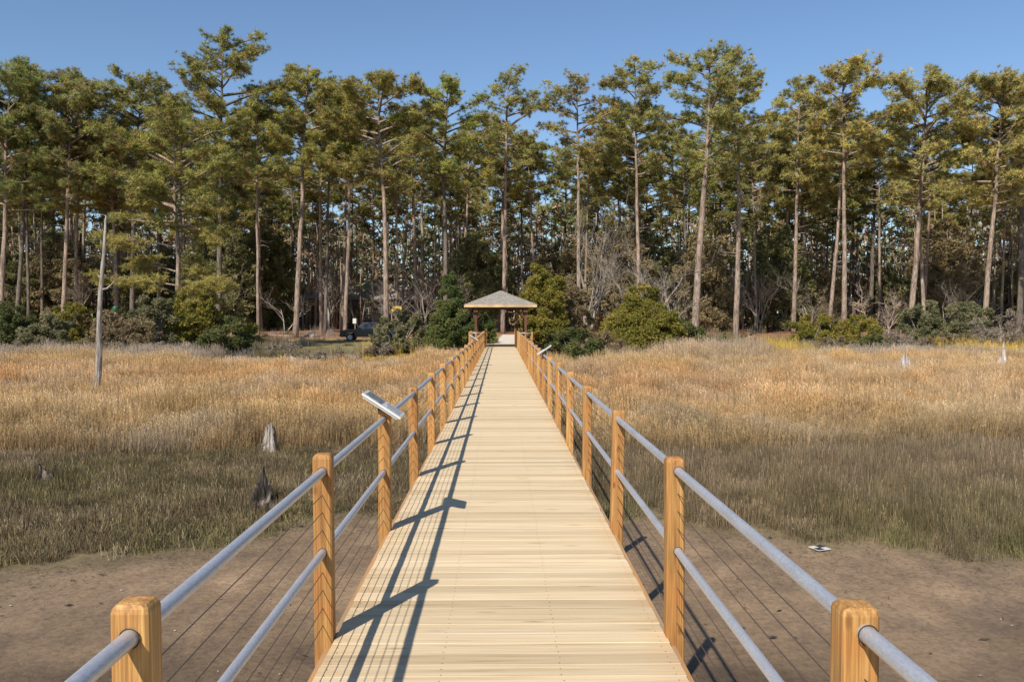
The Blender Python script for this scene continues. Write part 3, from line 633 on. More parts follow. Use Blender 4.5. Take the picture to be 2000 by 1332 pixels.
def pine_meshes(seed, H, cb, cr, lean=0., r0=.33, tone=.5, dens=1., open_=0., asym=0.):
    """trunk mesh builder and crown mesh builder of one pine"""
    rs = np.random.default_rng(seed); tr = MB(); cw = MB()
    n_ = 16; f = np.linspace(0, 1, n_); wob = np.cumsum(rs.normal(0, .09, (n_, 2)), 0)*f[:, None]
    P = np.stack([lean*H*f+wob[:, 0], wob[:, 1], H*f*.985-.3*(1-f)], 1); R = r0*(1-f)**.75*.92+.03; R[0] *= 1.25
    tr.tube(P, R, 9, noise_amp=.05)
    at = lambda z: np.array([np.interp(z, P[:, 2], P[:, 0]), np.interp(z, P[:, 2], P[:, 1]), z])
    hb = H*cb; nb = int(36*dens*(1-cb)/.5); TP = []; 
    for i in range(nb):
        t = (i+rs.random())/nb; z = hb+(H*.975-hb)*t**.95
        prof = (.55+.6*math.sin(PI*min(1, t*.8+.1)))*(1-.5*t**3); L = cr*prof*rs.uniform(.4, 1.2); sp_ = .35 if (t < .35 and rs.random() < .6) else 1.
        a = i*2.4+rs.uniform(-.6, .6); L *= 1+asym*math.cos(a)
        if L < .6: L = .6
        d = np.array([math.cos(a), math.sin(a), 0]); e0 = rs.uniform(.05, .45)+.5*t; p0 = at(z)
        s_ = np.linspace(0, 1, 6)[:, None]; up = e0*L*s_*(1-.35*s_)+rs.uniform(-.05, .25)*L*s_**2.5*.6
        side = np.array([-d[1], d[0], 0])*rs.uniform(-.25, .25)*L
        B = p0+d*L*s_+side*s_**2+np.array([0, 0, 1.])*up*.8; rb = (.035+.018*L)*(1-.8*s_[:, 0]); tr.tube(B, rb, 4, cap=False)
        ntw = max(4, int(L*3.2))
        for j in range(ntw):
            g = rs.uniform(.32 if t < .8 else .1, 1.0); bp = np.array([np.interp(g, s_[:, 0], B[:, q_]) for q_ in range(3)])
            sd = rs.choice([-1, 1])*rs.uniform(.3, 1.4); tl = rs.uniform(.35, 1.15)*(1.1-.5*g)*min(1.2, .4+L*.25)
            td = np.array([math.cos(a+sd), math.sin(a+sd), rs.uniform(-.15, .9)]); tp = bp+td*tl; 
            tr.tube([bp, bp+td*tl*.5+[0, 0, -.02], tp], [.022, .016, .008], 3, cap=False)
            m = max(2, int(rs.integers(4, 10)*dens*sp_))
            TP.append(np.concatenate([bp+td*tl*rs.uniform(.4, 1.1, (m, 1))+rs.normal(0, 1, (m, 3))*[.27, .27, .22]]))
        TP.append(B[-1]+rs.normal(0, 1, (4, 3))*[.25, .25, .14])
    top = at(H*.985); TP.append(top+rs.normal(0, 1, (10, 3))*[.35, .35, .35])
    # dead stubs on the bare bole
    for i in range(int(rs.integers(4, 10))):
        z = rs.uniform(.3*H, hb+.1*H); a = rs.uniform(0, 2*PI); L = rs.uniform(.4, 2.2); p0 = at(z); d = np.array([math.cos(a), math.sin(a), 0])
        tr.tube([p0, p0+d*L*.5+[0, 0, .05*L], p0+d*L+[0, 0, rs.uniform(-.3, .35)*L]], [.04, .028, .008], 4, cap=False)
    TP = np.concatenate(TP); n_ = len(TP)
    base = (NG*(1-tone)+NY*tone)*rs.uniform(.85, 1.15)*np.array([rs.uniform(.92, 1.1), 1, rs.uniform(.8, 1.1)]); cl = vnoise(TP[:, 0]+seed, TP[:, 2]+TP[:, 1]*.7, .7, seed)[:, None]
    col = base*(.7+.7*cl)+rs.normal(0, .008, (n_, 3)); br_ = rs.random(n_) < .12; col[br_] = NB*rs.uniform(.8, 1.3, (br_.sum(), 1)); dk = rs.random(n_) < .14; col[dk] = ND
    put_tufts(cw, TP, rs.uniform(.75, 1.3, n_), np.clip(col, .01, 1), TPL, rs)
    return tr, cw
PGROUP = 'tall pines along the front of the wood'
def pine(label, bx, tx, topy, d, cby, cwpx, r0=.33, tone=.5, dens=1., asym=0., seed=1, mat=M_BARK, group=PGROUP, dy=0):
    X = PX(bx, d); z0 = float(gz(X, d)); H = PZ(topy, d)-z0-.2; cb = (PZ(cby+45, d)-z0)/H; cr = cwpx/2/F*d*1.3; r0 *= .78
    tr, cw = pine_meshes(seed, H, cb, cr, (PX(tx, d)-X)/H, r0, tone, dens, asym=asym)
    r = empty('pine_tree', (X, d, z0), label, 'pine tree', group); tr.build('trunk', mat, r, smooth=True); cw.build('crown', M_LEAF, r); return r
L_ = [
 # label, base x, top x, top y, dist, crown-bottom y, crown width px, r0, tone, dens, asym
 ('pine cut by the left edge of the photo with a leaning pale lower trunk', 8, 30, 140, 92, 370, 170, .40, .2, 1.15, 0, M_BARK),
 ('dark pine with rounded top second from the left edge', 38, 78, 128, 96, 360, 130, .33, .15, 1.2, .2, M_BARKD),
 ('dark crowned pine left of the first dip in the skyline', 128, 150, 142, 94, 350, 150, .33, .25, 1.2, .3, M_BARK),
 ('thin pine trunk rising under the dark crowns at far left', 62, 70, 215, 104, 380, 110, .25, .15, 1., 0, M_BARKD),
 ('broad dense crowned pine behind the leaning grey snag', 262, 268, 155, 96, 330, 165, .34, .3, 1.25, 0, M_BARKD),
 ('near pine with open crown and low green boughs right of the leaning snag', 348, 348, 232, 66, 430, 215, .28, .62, .9, 0, M_BARK),
 ('tallest pine with a layered ragged top above all others on the left', 428, 440, 70, 88, 330, 160, .42, .45, 1.1, .25, M_BARKD),
 ('slim pine directly left of the clearing with a foliage clump low on it', 506, 508, 190, 90, 330, 110, .22, .5, .9, 0, M_BARK),
 ('pale straight trunked pine with rounded golden crown left of the truck', 578, 598, 130, 90, 310, 155, .40, .72, 1.2, 0, M_BARK),
 ('thin black trunked pine just right of the pale straight pine', 636, 648, 150, 97, 300, 95, .27, .2, .9, 0, M_BARKD),
 ('pine with a pale trunk standing directly above the pickup', 674, 690, 205, 93, 330, 105, .30, .5, .95, 0, M_BARK),
 ('wide golden crowned pine between the pickup and the green cedar', 755, 752, 142, 88, 330, 175, .40, .62, 1.15, 0, M_BARK),
 ('dark trunked pine behind the green cedar with a tall oval crown', 870, 878, 160, 92, 330, 155, .38, .4, 1.0, 0, M_BARKD),
 ('slender open crowned pine rising straight behind the gazebo', 982, 988, 140, 98, 320, 120, .34, .62, .85, .2, M_BARK),
 ('pine with a sparse golden top behind the cedar thicket right of the gazebo', 1130, 1132, 150, 96, 300, 115, .33, .66, .8, 0, M_BARK),
 ('pine with a small pointed top rising behind the bare tree', 1248, 1243, 120, 96, 300, 115, .33, .66, 1., 0, M_BARK),
 ('tallest pine on the right with a thick pale forked trunk', 1357, 1384, 92, 84, 310, 160, .50, .62, 1.0, 0, M_BARK),
 ('pine with a mottled trunk just right of the thick forked one', 1438, 1456, 128, 88, 300, 110, .40, .6, 1.05, .2, M_BARK),
 ('thin trunked pine behind the mottled pine with a domed crown', 1552, 1562, 148, 97, 340, 120, .33, .62, 1.1, 0, M_BARK),
 ('straight very pale trunked pine with pointed crown at right', 1653, 1648, 122, 88, 290, 145, .36, .66, 1.1, .2, M_BARK),
 ('pine leaning left right beside the very pale straight one', 1620, 1660, 205, 94, 330, 90, .30, .5, .9, 0, M_BARK),
 ('pine with a broad flat layered crown above the reddish bare tree', 1782, 1806, 158, 88, 370, 190, .42, .6, 1.1, -.1, M_BARK),
 ('leaning thin pine pole just right of the layered pine', 1812, 1795, 240, 93, 360, 90, .28, .5, .8, 0, M_BARK),
 ('broad golden crowned pine at the right edge of the photo', 1928, 1955, 142, 86, 370, 185, .36, .62, 1.2, .1, M_BARK),
 ('pine with a thick dark trunk cut by the right edge of the photo', 1998, 2010, 150, 90, 350, 150, .42, .5, 1.1, 0, M_BARKD),
]
hero = []
for i, (lb, bx, tx, ty, d, cy, cwp, r0, tone, dens, asy, mt) in enumerate(L_):
    hero.append(pine(lb, bx, tx, ty, d, cy, cwp, r0, tone, dens, asy, 100+i, mt))
# low boughs and green lower clumps of the near pine
def copy_tree(src, loc, sc, rz, label, group):
    r = src.copy(); COL.objects.link(r); r.location = loc; r.scale = (sc[0], sc[0], sc[1]); r.rotation_euler = (0, 0, rz); tag(r, label, None, group)
    for ch in src.children:
        c = ch.copy(); COL.objects.link(c); c.parent = r
    return r
# second and third rows: pines that stand behind the front ones and look alike
src = [hero[i] for i in (2, 4, 7, 8, 9, 10, 11, 12, 15, 18, 20, 22)]
k = 0
for row, (dmin, dmax, step, lo, hi) in enumerate(((101, 110, 72, 180, 290), (114, 128, 60, 230, 360), (132, 160, 52, 290, 430))):
    xx = -260 if row else -130
    while xx < (2260 if row else 2130):
        d = rng.uniform(dmin, dmax); x0 = PX(xx+rng.uniform(-18, 18), d); z0 = float(gz(x0, d)); s_ = src[int(rng.integers(0, len(src)))]
        ob = s_.children[0]; Hs = max(v.co.z for v in ob.data.vertices[:160:8]) if False else ob.get('H', None)
        if Hs is None: Hs = max(c_[2] for c_ in [tuple(b) for b in ob.bound_box]); ob['H'] = float(Hs)
        Ht = PZ(rng.uniform(lo, hi), d)-z0; sz = Ht/Hs; sx_ = sz*rng.uniform(.85, 1.15)
        if not (abs(x0) < 3 and d < 108):
            copy_tree(s_, (x0, d, z0), (sx_, sz), rng.uniform(0, 2*PI), 'pine standing deeper in the wood behind the front row', 'pines deeper in the wood'); k += 1
        xx += step*rng.uniform(.7, 1.3)

# bare deciduous trees -------------------------------------------------
def bare_tree(name, label, X, Y, H, spread, seed, mat, trunks=2, r0=.14, depth=5, cat='bare tree', group=None, upb=.55):
    rs = np.random.default_rng(seed); z0 = float(gz(X, Y)); r = empty(name, (X, Y, z0), label, cat, group); t1 = MB(); t2 = MB()
    def grow(p, d, L, rad, dep):
        n_ = 4; pts = [p]; dd = d.copy()
        for i in range(n_):
            dd = dd+rs.normal(0, .13, 3); dd[2] += .03; dd /= np.linalg.norm(dd); pts.append(pts[-1]+dd*L/n_)
        (t1 if dep >= depth-1 else t2).tube(pts, np.linspace(rad, rad*.6, n_+1), 6 if dep > 3 else 3, cap=False)
        if dep == 0: return
        for i in range(int(rs.integers(2, 5)) if dep > 1 else 4):
            k_ = int(rs.integers(1, n_+1)); nd = dd+rs.normal(0, .55, 3)*[spread, spread, .6]; nd[2] += upb*.25; nd /= np.linalg.norm(nd)
            grow(pts[k_], nd, L*rs.uniform(.55, .8), rad*.55, dep-1)
    for i in range(trunks):
        d = np.array([rs.normal(0, .35*spread), rs.normal(0, .3*spread), 1.]); d /= np.linalg.norm(d); grow(np.array([rs.normal(0, .1), 0, -.1]), d, H*.36, r0*rs.uniform(.7, 1), depth)
    t1.build('trunk', mat, r, smooth=True); t2.build('twigs', M_TWIG if mat is M_GREYW else mat, r); return r
bare_tree('bare_tree', 'spreading leafless grey tree behind the wide cedar right of the gazebo', PX(1258, 70), 70, 11.5, 1.25, 5, M_GREYW, 4, .2, 5, group='leafless trees')
bare_tree('bare_tree', 'pale leafless tree left of the spreading grey one', PX(1150, 74), 74, 14, .6, 9, M_GREYW, 2, .17, 5, group='leafless trees')
bare_tree('bare_tree', 'small reddish leafless tree with a rounded head at right', PX(1738, 80), 80, 7.2, 1.5, 12, M_REDW, 2, .12, 5, group='leafless trees')
bare_tree('bare_tree', 'beige leafless tree left of the very pale straight pine', PX(1585, 92), 92, 10, 1.1, 21, M_GREYW, 2, .12, 5, group='leafless trees')
for i, (px_, d_, h_) in enumerate(((560, 98, 9), (905, 99, 9), (1075, 96, 10), (1310, 97, 12), (1480, 101, 11), (470, 104, 10), (1900, 103, 12), (820, 103, 12))):
    bare_tree('bare_tree', 'thin leafless understory tree standing among the pine trunks', PX(px_, d_), d_, h_, 1.0, 30+i, M_GREYW, 2, .09, 4, group='leafless trees among the pine trunks')

bts = [o for o in bpy.data.objects if o.get('group') == 'leafless trees among the pine trunks']
for i in range(44):
    d_ = rng.uniform(96, 128); x0 = PX(-60+50*i+rng.uniform(-20, 20), d_)
    if abs(x0) < 2.5 or (-29 < x0 < -12 and rng.random() < .6): continue
    sc2 = rng.uniform(.8, 1.5)
    copy_tree(bts[int(rng.integers(0, len(bts)))], (x0, d_, float(gz(x0, d_))), (sc2, sc2), rng.uniform(0, 6.28), 'thin leafless understory tree standing among the pine trunks', 'leafless trees among the pine trunks')
# shrubs -----------------------------------------------------------------
SG = {'green': ((.10, .14, .045), (.19, .205, .06)), 'dark': ((.10, .12, .04), (.17, .175, .06)), 'yellow': ((.21, .20, .04), (.35, .285, .06)), 'brown': ((.23, .17, .09), (.36, .28, .16)), 'greygreen': ((.18, .185, .09), (.29, .26, .14)), 'grey': ((.28, .22, .17), (.38, .32, .25))}
def shrub(name, label, cx, by, d, wpx, hpx, col, n_=1500, cone=0., seed=1, cat='shrub', group='shrubs along the shore', leaf=.17, stems=7, upleaf=.6, dep=None, smat=M_GREYW, spars=0., lump=9):
    X = PX(cx, d); z0 = float(gz(X, d)); W = wpx/F*d; H = PZ(by-hpx, d)-z0; rs = np.random.default_rng(seed); dp = dep or W*.8
    r = empty(name, (X, d, z0), label, cat, group); st = MB(); fo = MB()
    K = int(lump*(2.0 if cat == 'cedar' else 1.2)*(1+W*H*.28)); cen = []
    while len(cen) < K:
        u = rs.uniform(-1, 1, 3); u[2] = rs.uniform(.05, 1)
        rr = (1-u[2]**1.3) if cone > .5 else math.sqrt(max(0, 1-(abs(u[2]-.4)/.62)**2.2)) if u[2] > .4 else 1.0-.25*(.4-u[2])
        q2 = math.hypot(u[0], u[1])
        if q2 < rr+.02 and (q2 > rr*.35 or rs.random() < .35): cen.append((u[0]*W/2, u[1]*dp/2, u[2]*H*.93))
    cen = np.array(cen); lr = np.clip(min(W, H)*.16, .25, .8)*rs.uniform(.6, 1.3, K)*(1-(.62 if cone > .5 else .3)*cen[:, 2]/H)
    idx = rs.integers(0, K, n_*3); u = rs.normal(0, 1, (n_*3, 3)); u /= np.linalg.norm(u, axis=1)[:, None]; u *= rs.uniform(.45, 1.05, (n_*3, 1)); P = cen[idx]+u*lr[idx][:, None]*[1, 1, .85]
    P[:, 2] = np.abs(P[:, 2])+.02
    tp = [needle_tpl(9, leaf, leaf*.36, s+50, up=upleaf) for s in range(3)]
    a_, b_ = map(np.array, SG[col]); cl = rs.random(K)[idx][:, None]; c = a_*(1-cl)+b_*cl; c = c*rs.uniform(.8, 1.2, (len(P), 1))
    put_tufts(fo, P, rs.uniform(.7, 1.3, len(P)), c, tp, rs); fo.build('foliage', M_LEAF, r)
    for i in range(stems):
        a = rs.uniform(0, 2*PI); e = cen[rs.integers(0, K)]; e = e*rs.uniform(.8, 1.12); st.tube([(rs.normal(0, .12), rs.normal(0, .12), -.1), e*[.4, .4, .55]+rs.normal(0, .08, 3), e], [.045, .03, .01], 5, cap=False)
    st.build('stems', smat, r); return r
shrub('cedar_tree', 'green cedar left of the gazebo', 882, 682, 57, 88, 178, 'green', 5200, 1, 1, 'cedar', 'cedars by the gazebo', .15)
shrub('cedar_tree', 'second smaller green cedar tucked behind the gazebo on its left', 940, 668, 61, 60, 90, 'green', 1200, 1, 41, 'cedar', 'cedars by the gazebo', .15)
shrub('shrub', 'grey green twiggy bush between the pickup and the green cedar', 790, 676, 60, 125, 70, 'greygreen', 1300, 0, 2, stems=40, spars=.5)
shrub('cedar_tree', 'tall yellow green cedar close to the right side of the gazebo', 1062, 690, 57.5, 85, 185, 'yellow', 4000, 0, 3, 'cedar', 'cedars by the gazebo', .15)
shrub('cedar_tree', 'rusty brown cedar between the tall gazebo cedar and the wide cedar', 1118, 695, 60, 72, 160, 'brown', 2600, 0, 33, 'cedar', 'cedars by the gazebo', .15)
shrub('shrub', 'dark low thicket at the foot of the cedars right of the boardwalk', 1120, 705, 52, 110, 70, 'dark', 1600, 0, 4)
shrub('cedar_tree', 'wide bushy yellow green cedar in front of the spreading bare tree', 1255, 698, 58, 175, 182, 'yellow', 8500, 1, 5, 'cedar', 'cedars by the gazebo', .15)
shrub('shrub', 'low dark green bush on the right flank of the wide cedar', 1345, 692, 59, 90, 70, 'dark', 1500, 0, 6)
shrub('shrub', 'brown dead brush between the two right hand cedars', 1178, 702, 55, 80, 55, 'brown', 900, 0, 7, stems=30)
shrub('shrub', 'olive bush with rusty side under the pines at right', 1590, 672, 70, 95, 62, 'yellow', 1500, 0, 8)
shrub('shrub', 'flat topped olive bush with bare pale limbs in front', 1692, 680, 66, 110, 68, 'yellow', 1500, 0, 9, stems=26)
shrub('shrub', 'small dark green bush low in front of the flat topped one', 1712, 694, 60, 70, 42, 'dark', 900, 0, 10)
shrub('shrub', 'tall green bush right of the reddish bare tree', 1808, 676, 68, 85, 90, 'greygreen', 1500, 0, 11, stems=20)
shrub('shrub', 'rounded grey green bush with spreading bare stems at right', 1898, 680, 66, 90, 100, 'greygreen', 1500, 0, 12, stems=44)
shrub('shrub', 'grey leafless brush at the right edge of the photo', 1968, 690, 62, 120, 85, 'grey', 900, 0, 13, stems=60, leaf=.12)
shrub('shrub', 'dark green shrub at the left edge of the photo', 20, 690, 64, 120, 100, 'dark', 2200, 0, 14)
shrub('shrub', 'olive shrub second from the left edge', 92, 690, 62, 100, 80, 'greygreen', 1700, 0, 15)
shrub('shrub', 'brown and yellow shrub with a pale bent stem left of the snag', 140, 668, 66, 75, 90, 'yellow', 1300, 0, 16, stems=14)
shrub('shrub', 'twiggy beige brush just right of the snag', 238, 690, 60, 120, 92, 'brown', 1100, 0, 17, stems=50)
shrub('shrub', 'grey green shrub at the left foot of the near pine', 300, 690, 63, 85, 120, 'greygreen', 1900, 0, 18, stems=18)
shrub('shrub', 'bright green young pine boughs around the foot of the near pine', 385, 650, 66, 100, 95, 'yellow', 1000, 0, 19, leaf=.3)
shrub('shrub', 'dark green shrub right of the near pine at the lawn edge', 440, 692, 60, 110, 78, 'dark', 2600, 0, 20)
shrub('shrub', 'bright olive sprig bush beside the lawn behind the dark shrub', 490, 668, 70, 60, 40, 'yellow', 700, 0, 21)
shrub('shrub', 'dead grey brush at the marsh edge below the lawn', 640, 712, 55, 120, 28, 'grey', 500, 0, 22, stems=50, leaf=.1)
shrub('shrub', 'dead grey brush along the right shore in front of the mottled pine', 1420, 690, 60, 90, 34, 'grey', 500, 0, 23, stems=50, leaf=.1)
for i, (cx, d_, wp, hp, cl_) in enumerate(((55, 61, 120, 34, 'grey'), (180, 59, 110, 36, 'brown'), (330, 59, 110, 34, 'grey'), (560, 60, 90, 24, 'grey'), (745, 59, 90, 32, 'grey'), (1190, 57, 110, 34, 'brown'), (1390, 61, 90, 50, 'greygreen'), (1510, 64, 110, 30, 'brown'), (1640, 62, 100, 44, 'brown'), (1760, 61, 110, 50, 'grey'), (1850, 61, 100, 44, 'brown'))):
    shrub('shrub', 'low tangle of dead brush and bare stems along the marsh shore', cx, 695, d_, wp, hp, cl_, 520, 0, 400+i, group='dead brush tangles along the shore', stems=46, leaf=.11, lump=14)
# green pine boughs hanging low on the near pine
def bough(cx, cy, d, w_, h_, seed, label):
    rs = np.random.default_rng(seed); X = PX(cx, d); Z = PZ(cy, d); mb = MB(); n_ = 190
    near = hero[5]; loc = np.array([X, d, Z])-np.array(near.location); br = MB(); root = np.array([0, 0, loc[2]-.5]); PP = []
    br.tube([root, root+(loc-root)*.5+[0, 0, .15], loc], [.07, .05, .03], 5)
    for q_ in range(8):
        e = loc+rs.uniform(-1, 1, 3)*[w_*.5, w_*.4, h_*.42]; m_ = root+(loc-root)*rs.uniform(.35, 1); br.tube([m_, (m_+e)/2+[0, 0, .08], e], [.03, .02, .008], 4, cap=False)
        PP.append(e+rs.normal(0, 1, (20, 3))*[.34, .34, .17]); PP.append(m_+(e-m_)*rs.uniform(.5, 1, (7, 1))+rs.normal(0, .12, (7, 3)))
    PP = np.concatenate(PP); c = NY*.9+rs.normal(0, .015, (len(PP), 3)); put_tufts(mb, PP, rs.uniform(.6, 1.0, len(PP)), np.clip(c, .02, 1), TPL, rs)
    mb.build('low_bough', M_LEAF, near); br.build('branch', M_BARK, near)
for i, (cx, cy, ww, hh) in enumerate(((250, 468, 2.9, 1.9), (232, 545, 3.2, 1.5), (290, 520, 2.2, 1.4), (395, 520, 2.5, 1.6), (420, 470, 2.6, 1.8), (385, 575, 3.0, 1.9), (300, 560, 2.4, 1.4), (430, 560, 2.2, 1.4), (290, 395, 3.2, 1.6), (400, 400, 3.2, 1.6))):
    bough(cx, cy, 66+rng.uniform(-2, 1), ww, hh, 200+i, '')

SG['oak'] = ((.22, .18, .09), (.36, .28, .15)); SG['holly'] = ((.16, .17, .07), (.28, .26, .11))
und = []
for i, (cx, d_, wp, hp, cl_) in enumerate(((120, 108, 130, 190, 'oak'), (520, 112, 120, 210, 'holly'), (930, 106, 120, 200, 'holly'), (1210, 104, 130, 215, 'oak'), (1520, 106, 130, 220, 'holly'), (1850, 108, 140, 230, 'oak'))):
    und.append(shrub('understory_tree', 'leafy understory tree standing in the shade among the pine trunks', cx, 645, d_, wp, hp, cl_, 1900, 0, 300+i, 'tree', 'leafy understory trees in the wood', .36, 8, .3, smat=M_BARKD, lump=5))
for i in range(24):
    d_ = rng.uniform(103, 125); x0 = PX(-120+92*i+rng.uniform(-25, 25), d_)
    if abs(x0) < 3 or -29 < x0 < -10: continue
    sc2 = rng.uniform(.6, 1.15)
    copy_tree(und[int(rng.integers(0, 6))], (x0, d_, float(gz(x0, d_))), (sc2*rng.uniform(.8, 1.1), sc2), rng.uniform(0, 6.28), 'leafy understory tree standing in the shade among the pine trunks', 'leafy understory trees in the wood')
# wood behind ------------------------------------------------------------
fo = MB(); tk = MB(); N = 34000
d = rng.uniform(118, 175, N); x = rng.uniform(-1, 1, N)*(d*.66+8); hmax = 12+9*fbm(x, d, .07, 41)+6*vnoise(x, d, .3, 42)
z = hmax*np.abs(rng.beta(.9, 1.25, N))+gz(x, d)+.3
cl = fbm(x, z+d*.3, .25, 43)[:, None]; c = np.where(cl > .58, 1, 0)*np.array([.11, .12, .045])+np.where(cl > .58, 0, 1)*np.array([.19, .14, .08])
tpl = [needle_tpl(9, .95, .3, 70+s) for s in range(4)]
put_tufts(fo, np.stack([x, d, z], 1), rng.uniform(.6, 1.3, N), c*2.0*rng.uniform(.7, 1.3, (N, 1)), tpl, rng)
for i in range(800):
    dd = rng.uniform(112, 178); xx = rng.uniform(-1, 1)*(dd*.66+8); z0 = float(gz(xx, dd)); h = rng.uniform(12, 20); ln = rng.normal(0, .02)*h
    tk.tube([(xx, dd, z0-.2), (xx+ln*.5+rng.normal(0, .15), dd, z0+h*.5), (xx+ln, dd, z0+h)], [rng.uniform(.10, .22), .11, .05], 5, c=(.2, .15, .11))
tag(fo.build('far_wood_foliage', M_LEAF), 'dim brown and green foliage of the deep wood behind the pines', 'far wood', kind='stuff')
tag(tk.build('far_wood_trunks', M_BARK, smooth=True), 'countless thin dark trunks deep in the wood', 'far wood', kind='stuff')
# fallen log + curb logs
def log(label, x0, y0, x1, y1, d, r_, mat=M_GREYW):
    P0 = np.array([PX(x0, d), d, 0]); P1 = np.array([PX(x1, d), d+.8, 0]); P0[2] = gz(P0[0], P0[1])+r_*.8; P1[2] = gz(P1[0], P1[1])+r_*.8
    o = MB(); f = np.linspace(0, 1, 9)[:, None]; P = (P0+(P1-P0)*f); P[:, 2] += .05*np.sin(f[:, 0]*8); o.tube(P-P0, np.linspace(r_, r_*.6, 9), 8, noise_amp=.1)
    b = o.build('fallen_log', mat); b.location = P0; tag(b, label, 'log', 'fallen logs')
log('long pale fallen log behind the leaning snag', 150, 655, 275, 655, 73, .2)
log('thin pale log edging the pine straw left of the pickup', 505, 650, 620, 650, 91, .12)
log('small whitened driftwood branch in the grass at right', 1640, 690, 1705, 692, 54, .09)

# house ------------------------------------------------------------------
M_SH = simple('dark house shingles', (.24, .22, .2), .9, var=.3, scale=3); M_WALL = simple('dark brown siding', (.085, .065, .05), .85, var=.2, scale=2); M_GLS = simple('dark window glass', (.03, .035, .04), .15); M_TRIM = simple('pale trim', (.34, .31, .27), .7)
hx0, hx1, hd = PX(655, 122), PX(815, 122), 122.; hz = float(gz((hx0+hx1)/2, hd))
h = empty('house', ((hx0+hx1)/2, hd, hz), 'dark house with low shingled roofs in the shade behind the pickup', 'house')
W2 = (hx1-hx0)/2
mb = MB(); mb.box(-W2, W2, 0, 9, -.3, 4.3); mb.build('wall', M_WALL, h)
mb = MB(); e = .7; mb.add([(-W2-e, -e, 4.2), (W2+e, -e, 4.2), (W2+e, 9+e, 4.2), (-W2-e, 9+e, 4.2), (-W2+3, 4.5, 7.2), (W2-3, 4.5, 7.2)], [(0, 1, 5, 4), (2, 3, 4, 5), (3, 2, 1, 0)], [(1, 2, 5), (3, 0, 4)]); rf = mb.build('roof', M_SH, h)
mb = MB(); mb.box(1.2, 2.0, 4.0, 4.8, 5.5, 8.4); mb.build('chimney', M_WALL, rf)
for xx in (-4.2, -1.6, 1.4, 4.0):
    mb = MB(); mb.box(xx-.6, xx+.6, -.05, -.01, 1.3, 3.0); wn = mb.build('window', M_TRIM, h); mb = MB(); mb.box(xx-.5, xx+.5, -.08, -.051, 1.4, 2.9); mb.build('pane', M_GLS, wn)
mb = MB(); mb.box(-.6, .4, -.06, -.012, 0, 2.2); mb.build('door', M_TRIM, h)
# open porch with gabled roof on its left
pw = PX(592, 118), PX(655, 118)
p = empty('porch_shelter', ((pw[0]+pw[1])/2, 118, hz), 'small open shelter with pointed roof left of the dark house', 'shelter'); w2 = (pw[1]-pw[0])/2
mb = MB(); mb.add([(-w2, -2.2, 4.2), (w2, -2.2, 4.2), (w2, 2.2, 4.2), (-w2, 2.2, 4.2), (0, 0, 5.9)], [(3, 2, 1, 0)], [(0, 1, 4), (1, 2, 4), (2, 3, 4), (3, 0, 4)]); mb.build('roof', M_SH, p)
for a in (-1, 1):
    for b in (-1, 1):
        mb = MB(); mb.box(a*(w2-.5)-.12, a*(w2-.5)+.12, b*1.8-.12, b*1.8+.12, -.3, 4.2); mb.build('post', M_TRIM, p)

# pickup -----------------------------------------------------------------
M_PAINT = simple('dark blue black paint', (.012, .014, .02), .25, .0, var=.1); M_TYRE = simple('tyre rubber', (.02, .02, .02), .8); M_RIMM = simple('alloy', (.3, .3, .31), .35, .6); M_LAMP = simple('lamp lens', (.7, .7, .68), .2)
PXD = 84.; px0 = PX(668, PXD); tz = float(gz(px0+2, PXD))
t = empty('pickup_truck', (px0+2.8, PXD, tz+.0), 'black pickup truck parked on the lawn, nose to the left, half behind a bush', 'pickup truck')
def wheelarch(x, y):
    return None
prof = [(-2.8, .42), (-2.8, .95), (-2.72, 1.08), (-1.55, 1.18), (-1.1, 1.2), (2.75, 1.2), (2.8, 1.1), (2.8, .5), (2.35, .42)]
mb = MB()
def slab(pr, y0, y1, m=mb): m.prism(pr, y0, y1)
for a, b in ((-2.8, -2.3), (-1.35, 1.3), (2.25, 2.8)): mb.box(a, b, -.93, .93, .4, .8)
mb.prism([(-2.8, .8), (2.8, .8), (2.8, 1.12), (2.72, 1.2), (-1.1, 1.2), (-1.55, 1.17), (-2.7, 1.05), (-2.8, .95)], -.95, .95)
for x0 in (-1.83, 1.78):
    for k in range(8):
        a0, a1 = PI*k/8, PI*(k+1)/8; R0 = .5
        mb.add([(x0+R0*math.cos(a0), -.95, .38+R0*math.sin(a0)), (x0+R0*math.cos(a1), -.95, .38+R0*math.sin(a1)), (x0+R0*math.cos(a1), .95, .38+R0*math.sin(a1)), (x0+R0*math.cos(a0), .95, .38+R0*math.sin(a0))], [(0, 1, 2, 3)])
mb.build('body', M_PAINT, t)
mb = MB(); mb.add([(-1.2, -.9, 1.19), (1.0, -.9, 1.19), (1.0, .9, 1.19), (-1.2, .9, 1.19), (-.55, -.74, 1.82), (.72, -.74, 1.84), (.72, .74, 1.84), (-.55, .74, 1.82)], [(0, 1, 5, 4), (1, 2, 6, 5), (2, 3, 7, 6), (3, 0, 4, 7), (4, 5, 6, 7)]); mb.build('cab', M_PAINT, t)
for a, b, c_, dd in ((-.95, -.08, -.52, -.02), (.02, .88, .04, .68)):
    mb = MB(); mb.add([(a, -.893, 1.25), (b, -.893, 1.25), (dd, -.765, 1.76), (c_, -.765, 1.76)], [(0, 1, 2, 3)]); mb.build('side_window', M_GLS, t)
mb = MB(); mb.add([(-1.175, -.8, 1.24), (-1.175, .8, 1.24), (-.62, .68, 1.78), (-.62, -.68, 1.78)], [(0, 3, 2, 1)]); mb.build('windscreen', M_GLS, t)
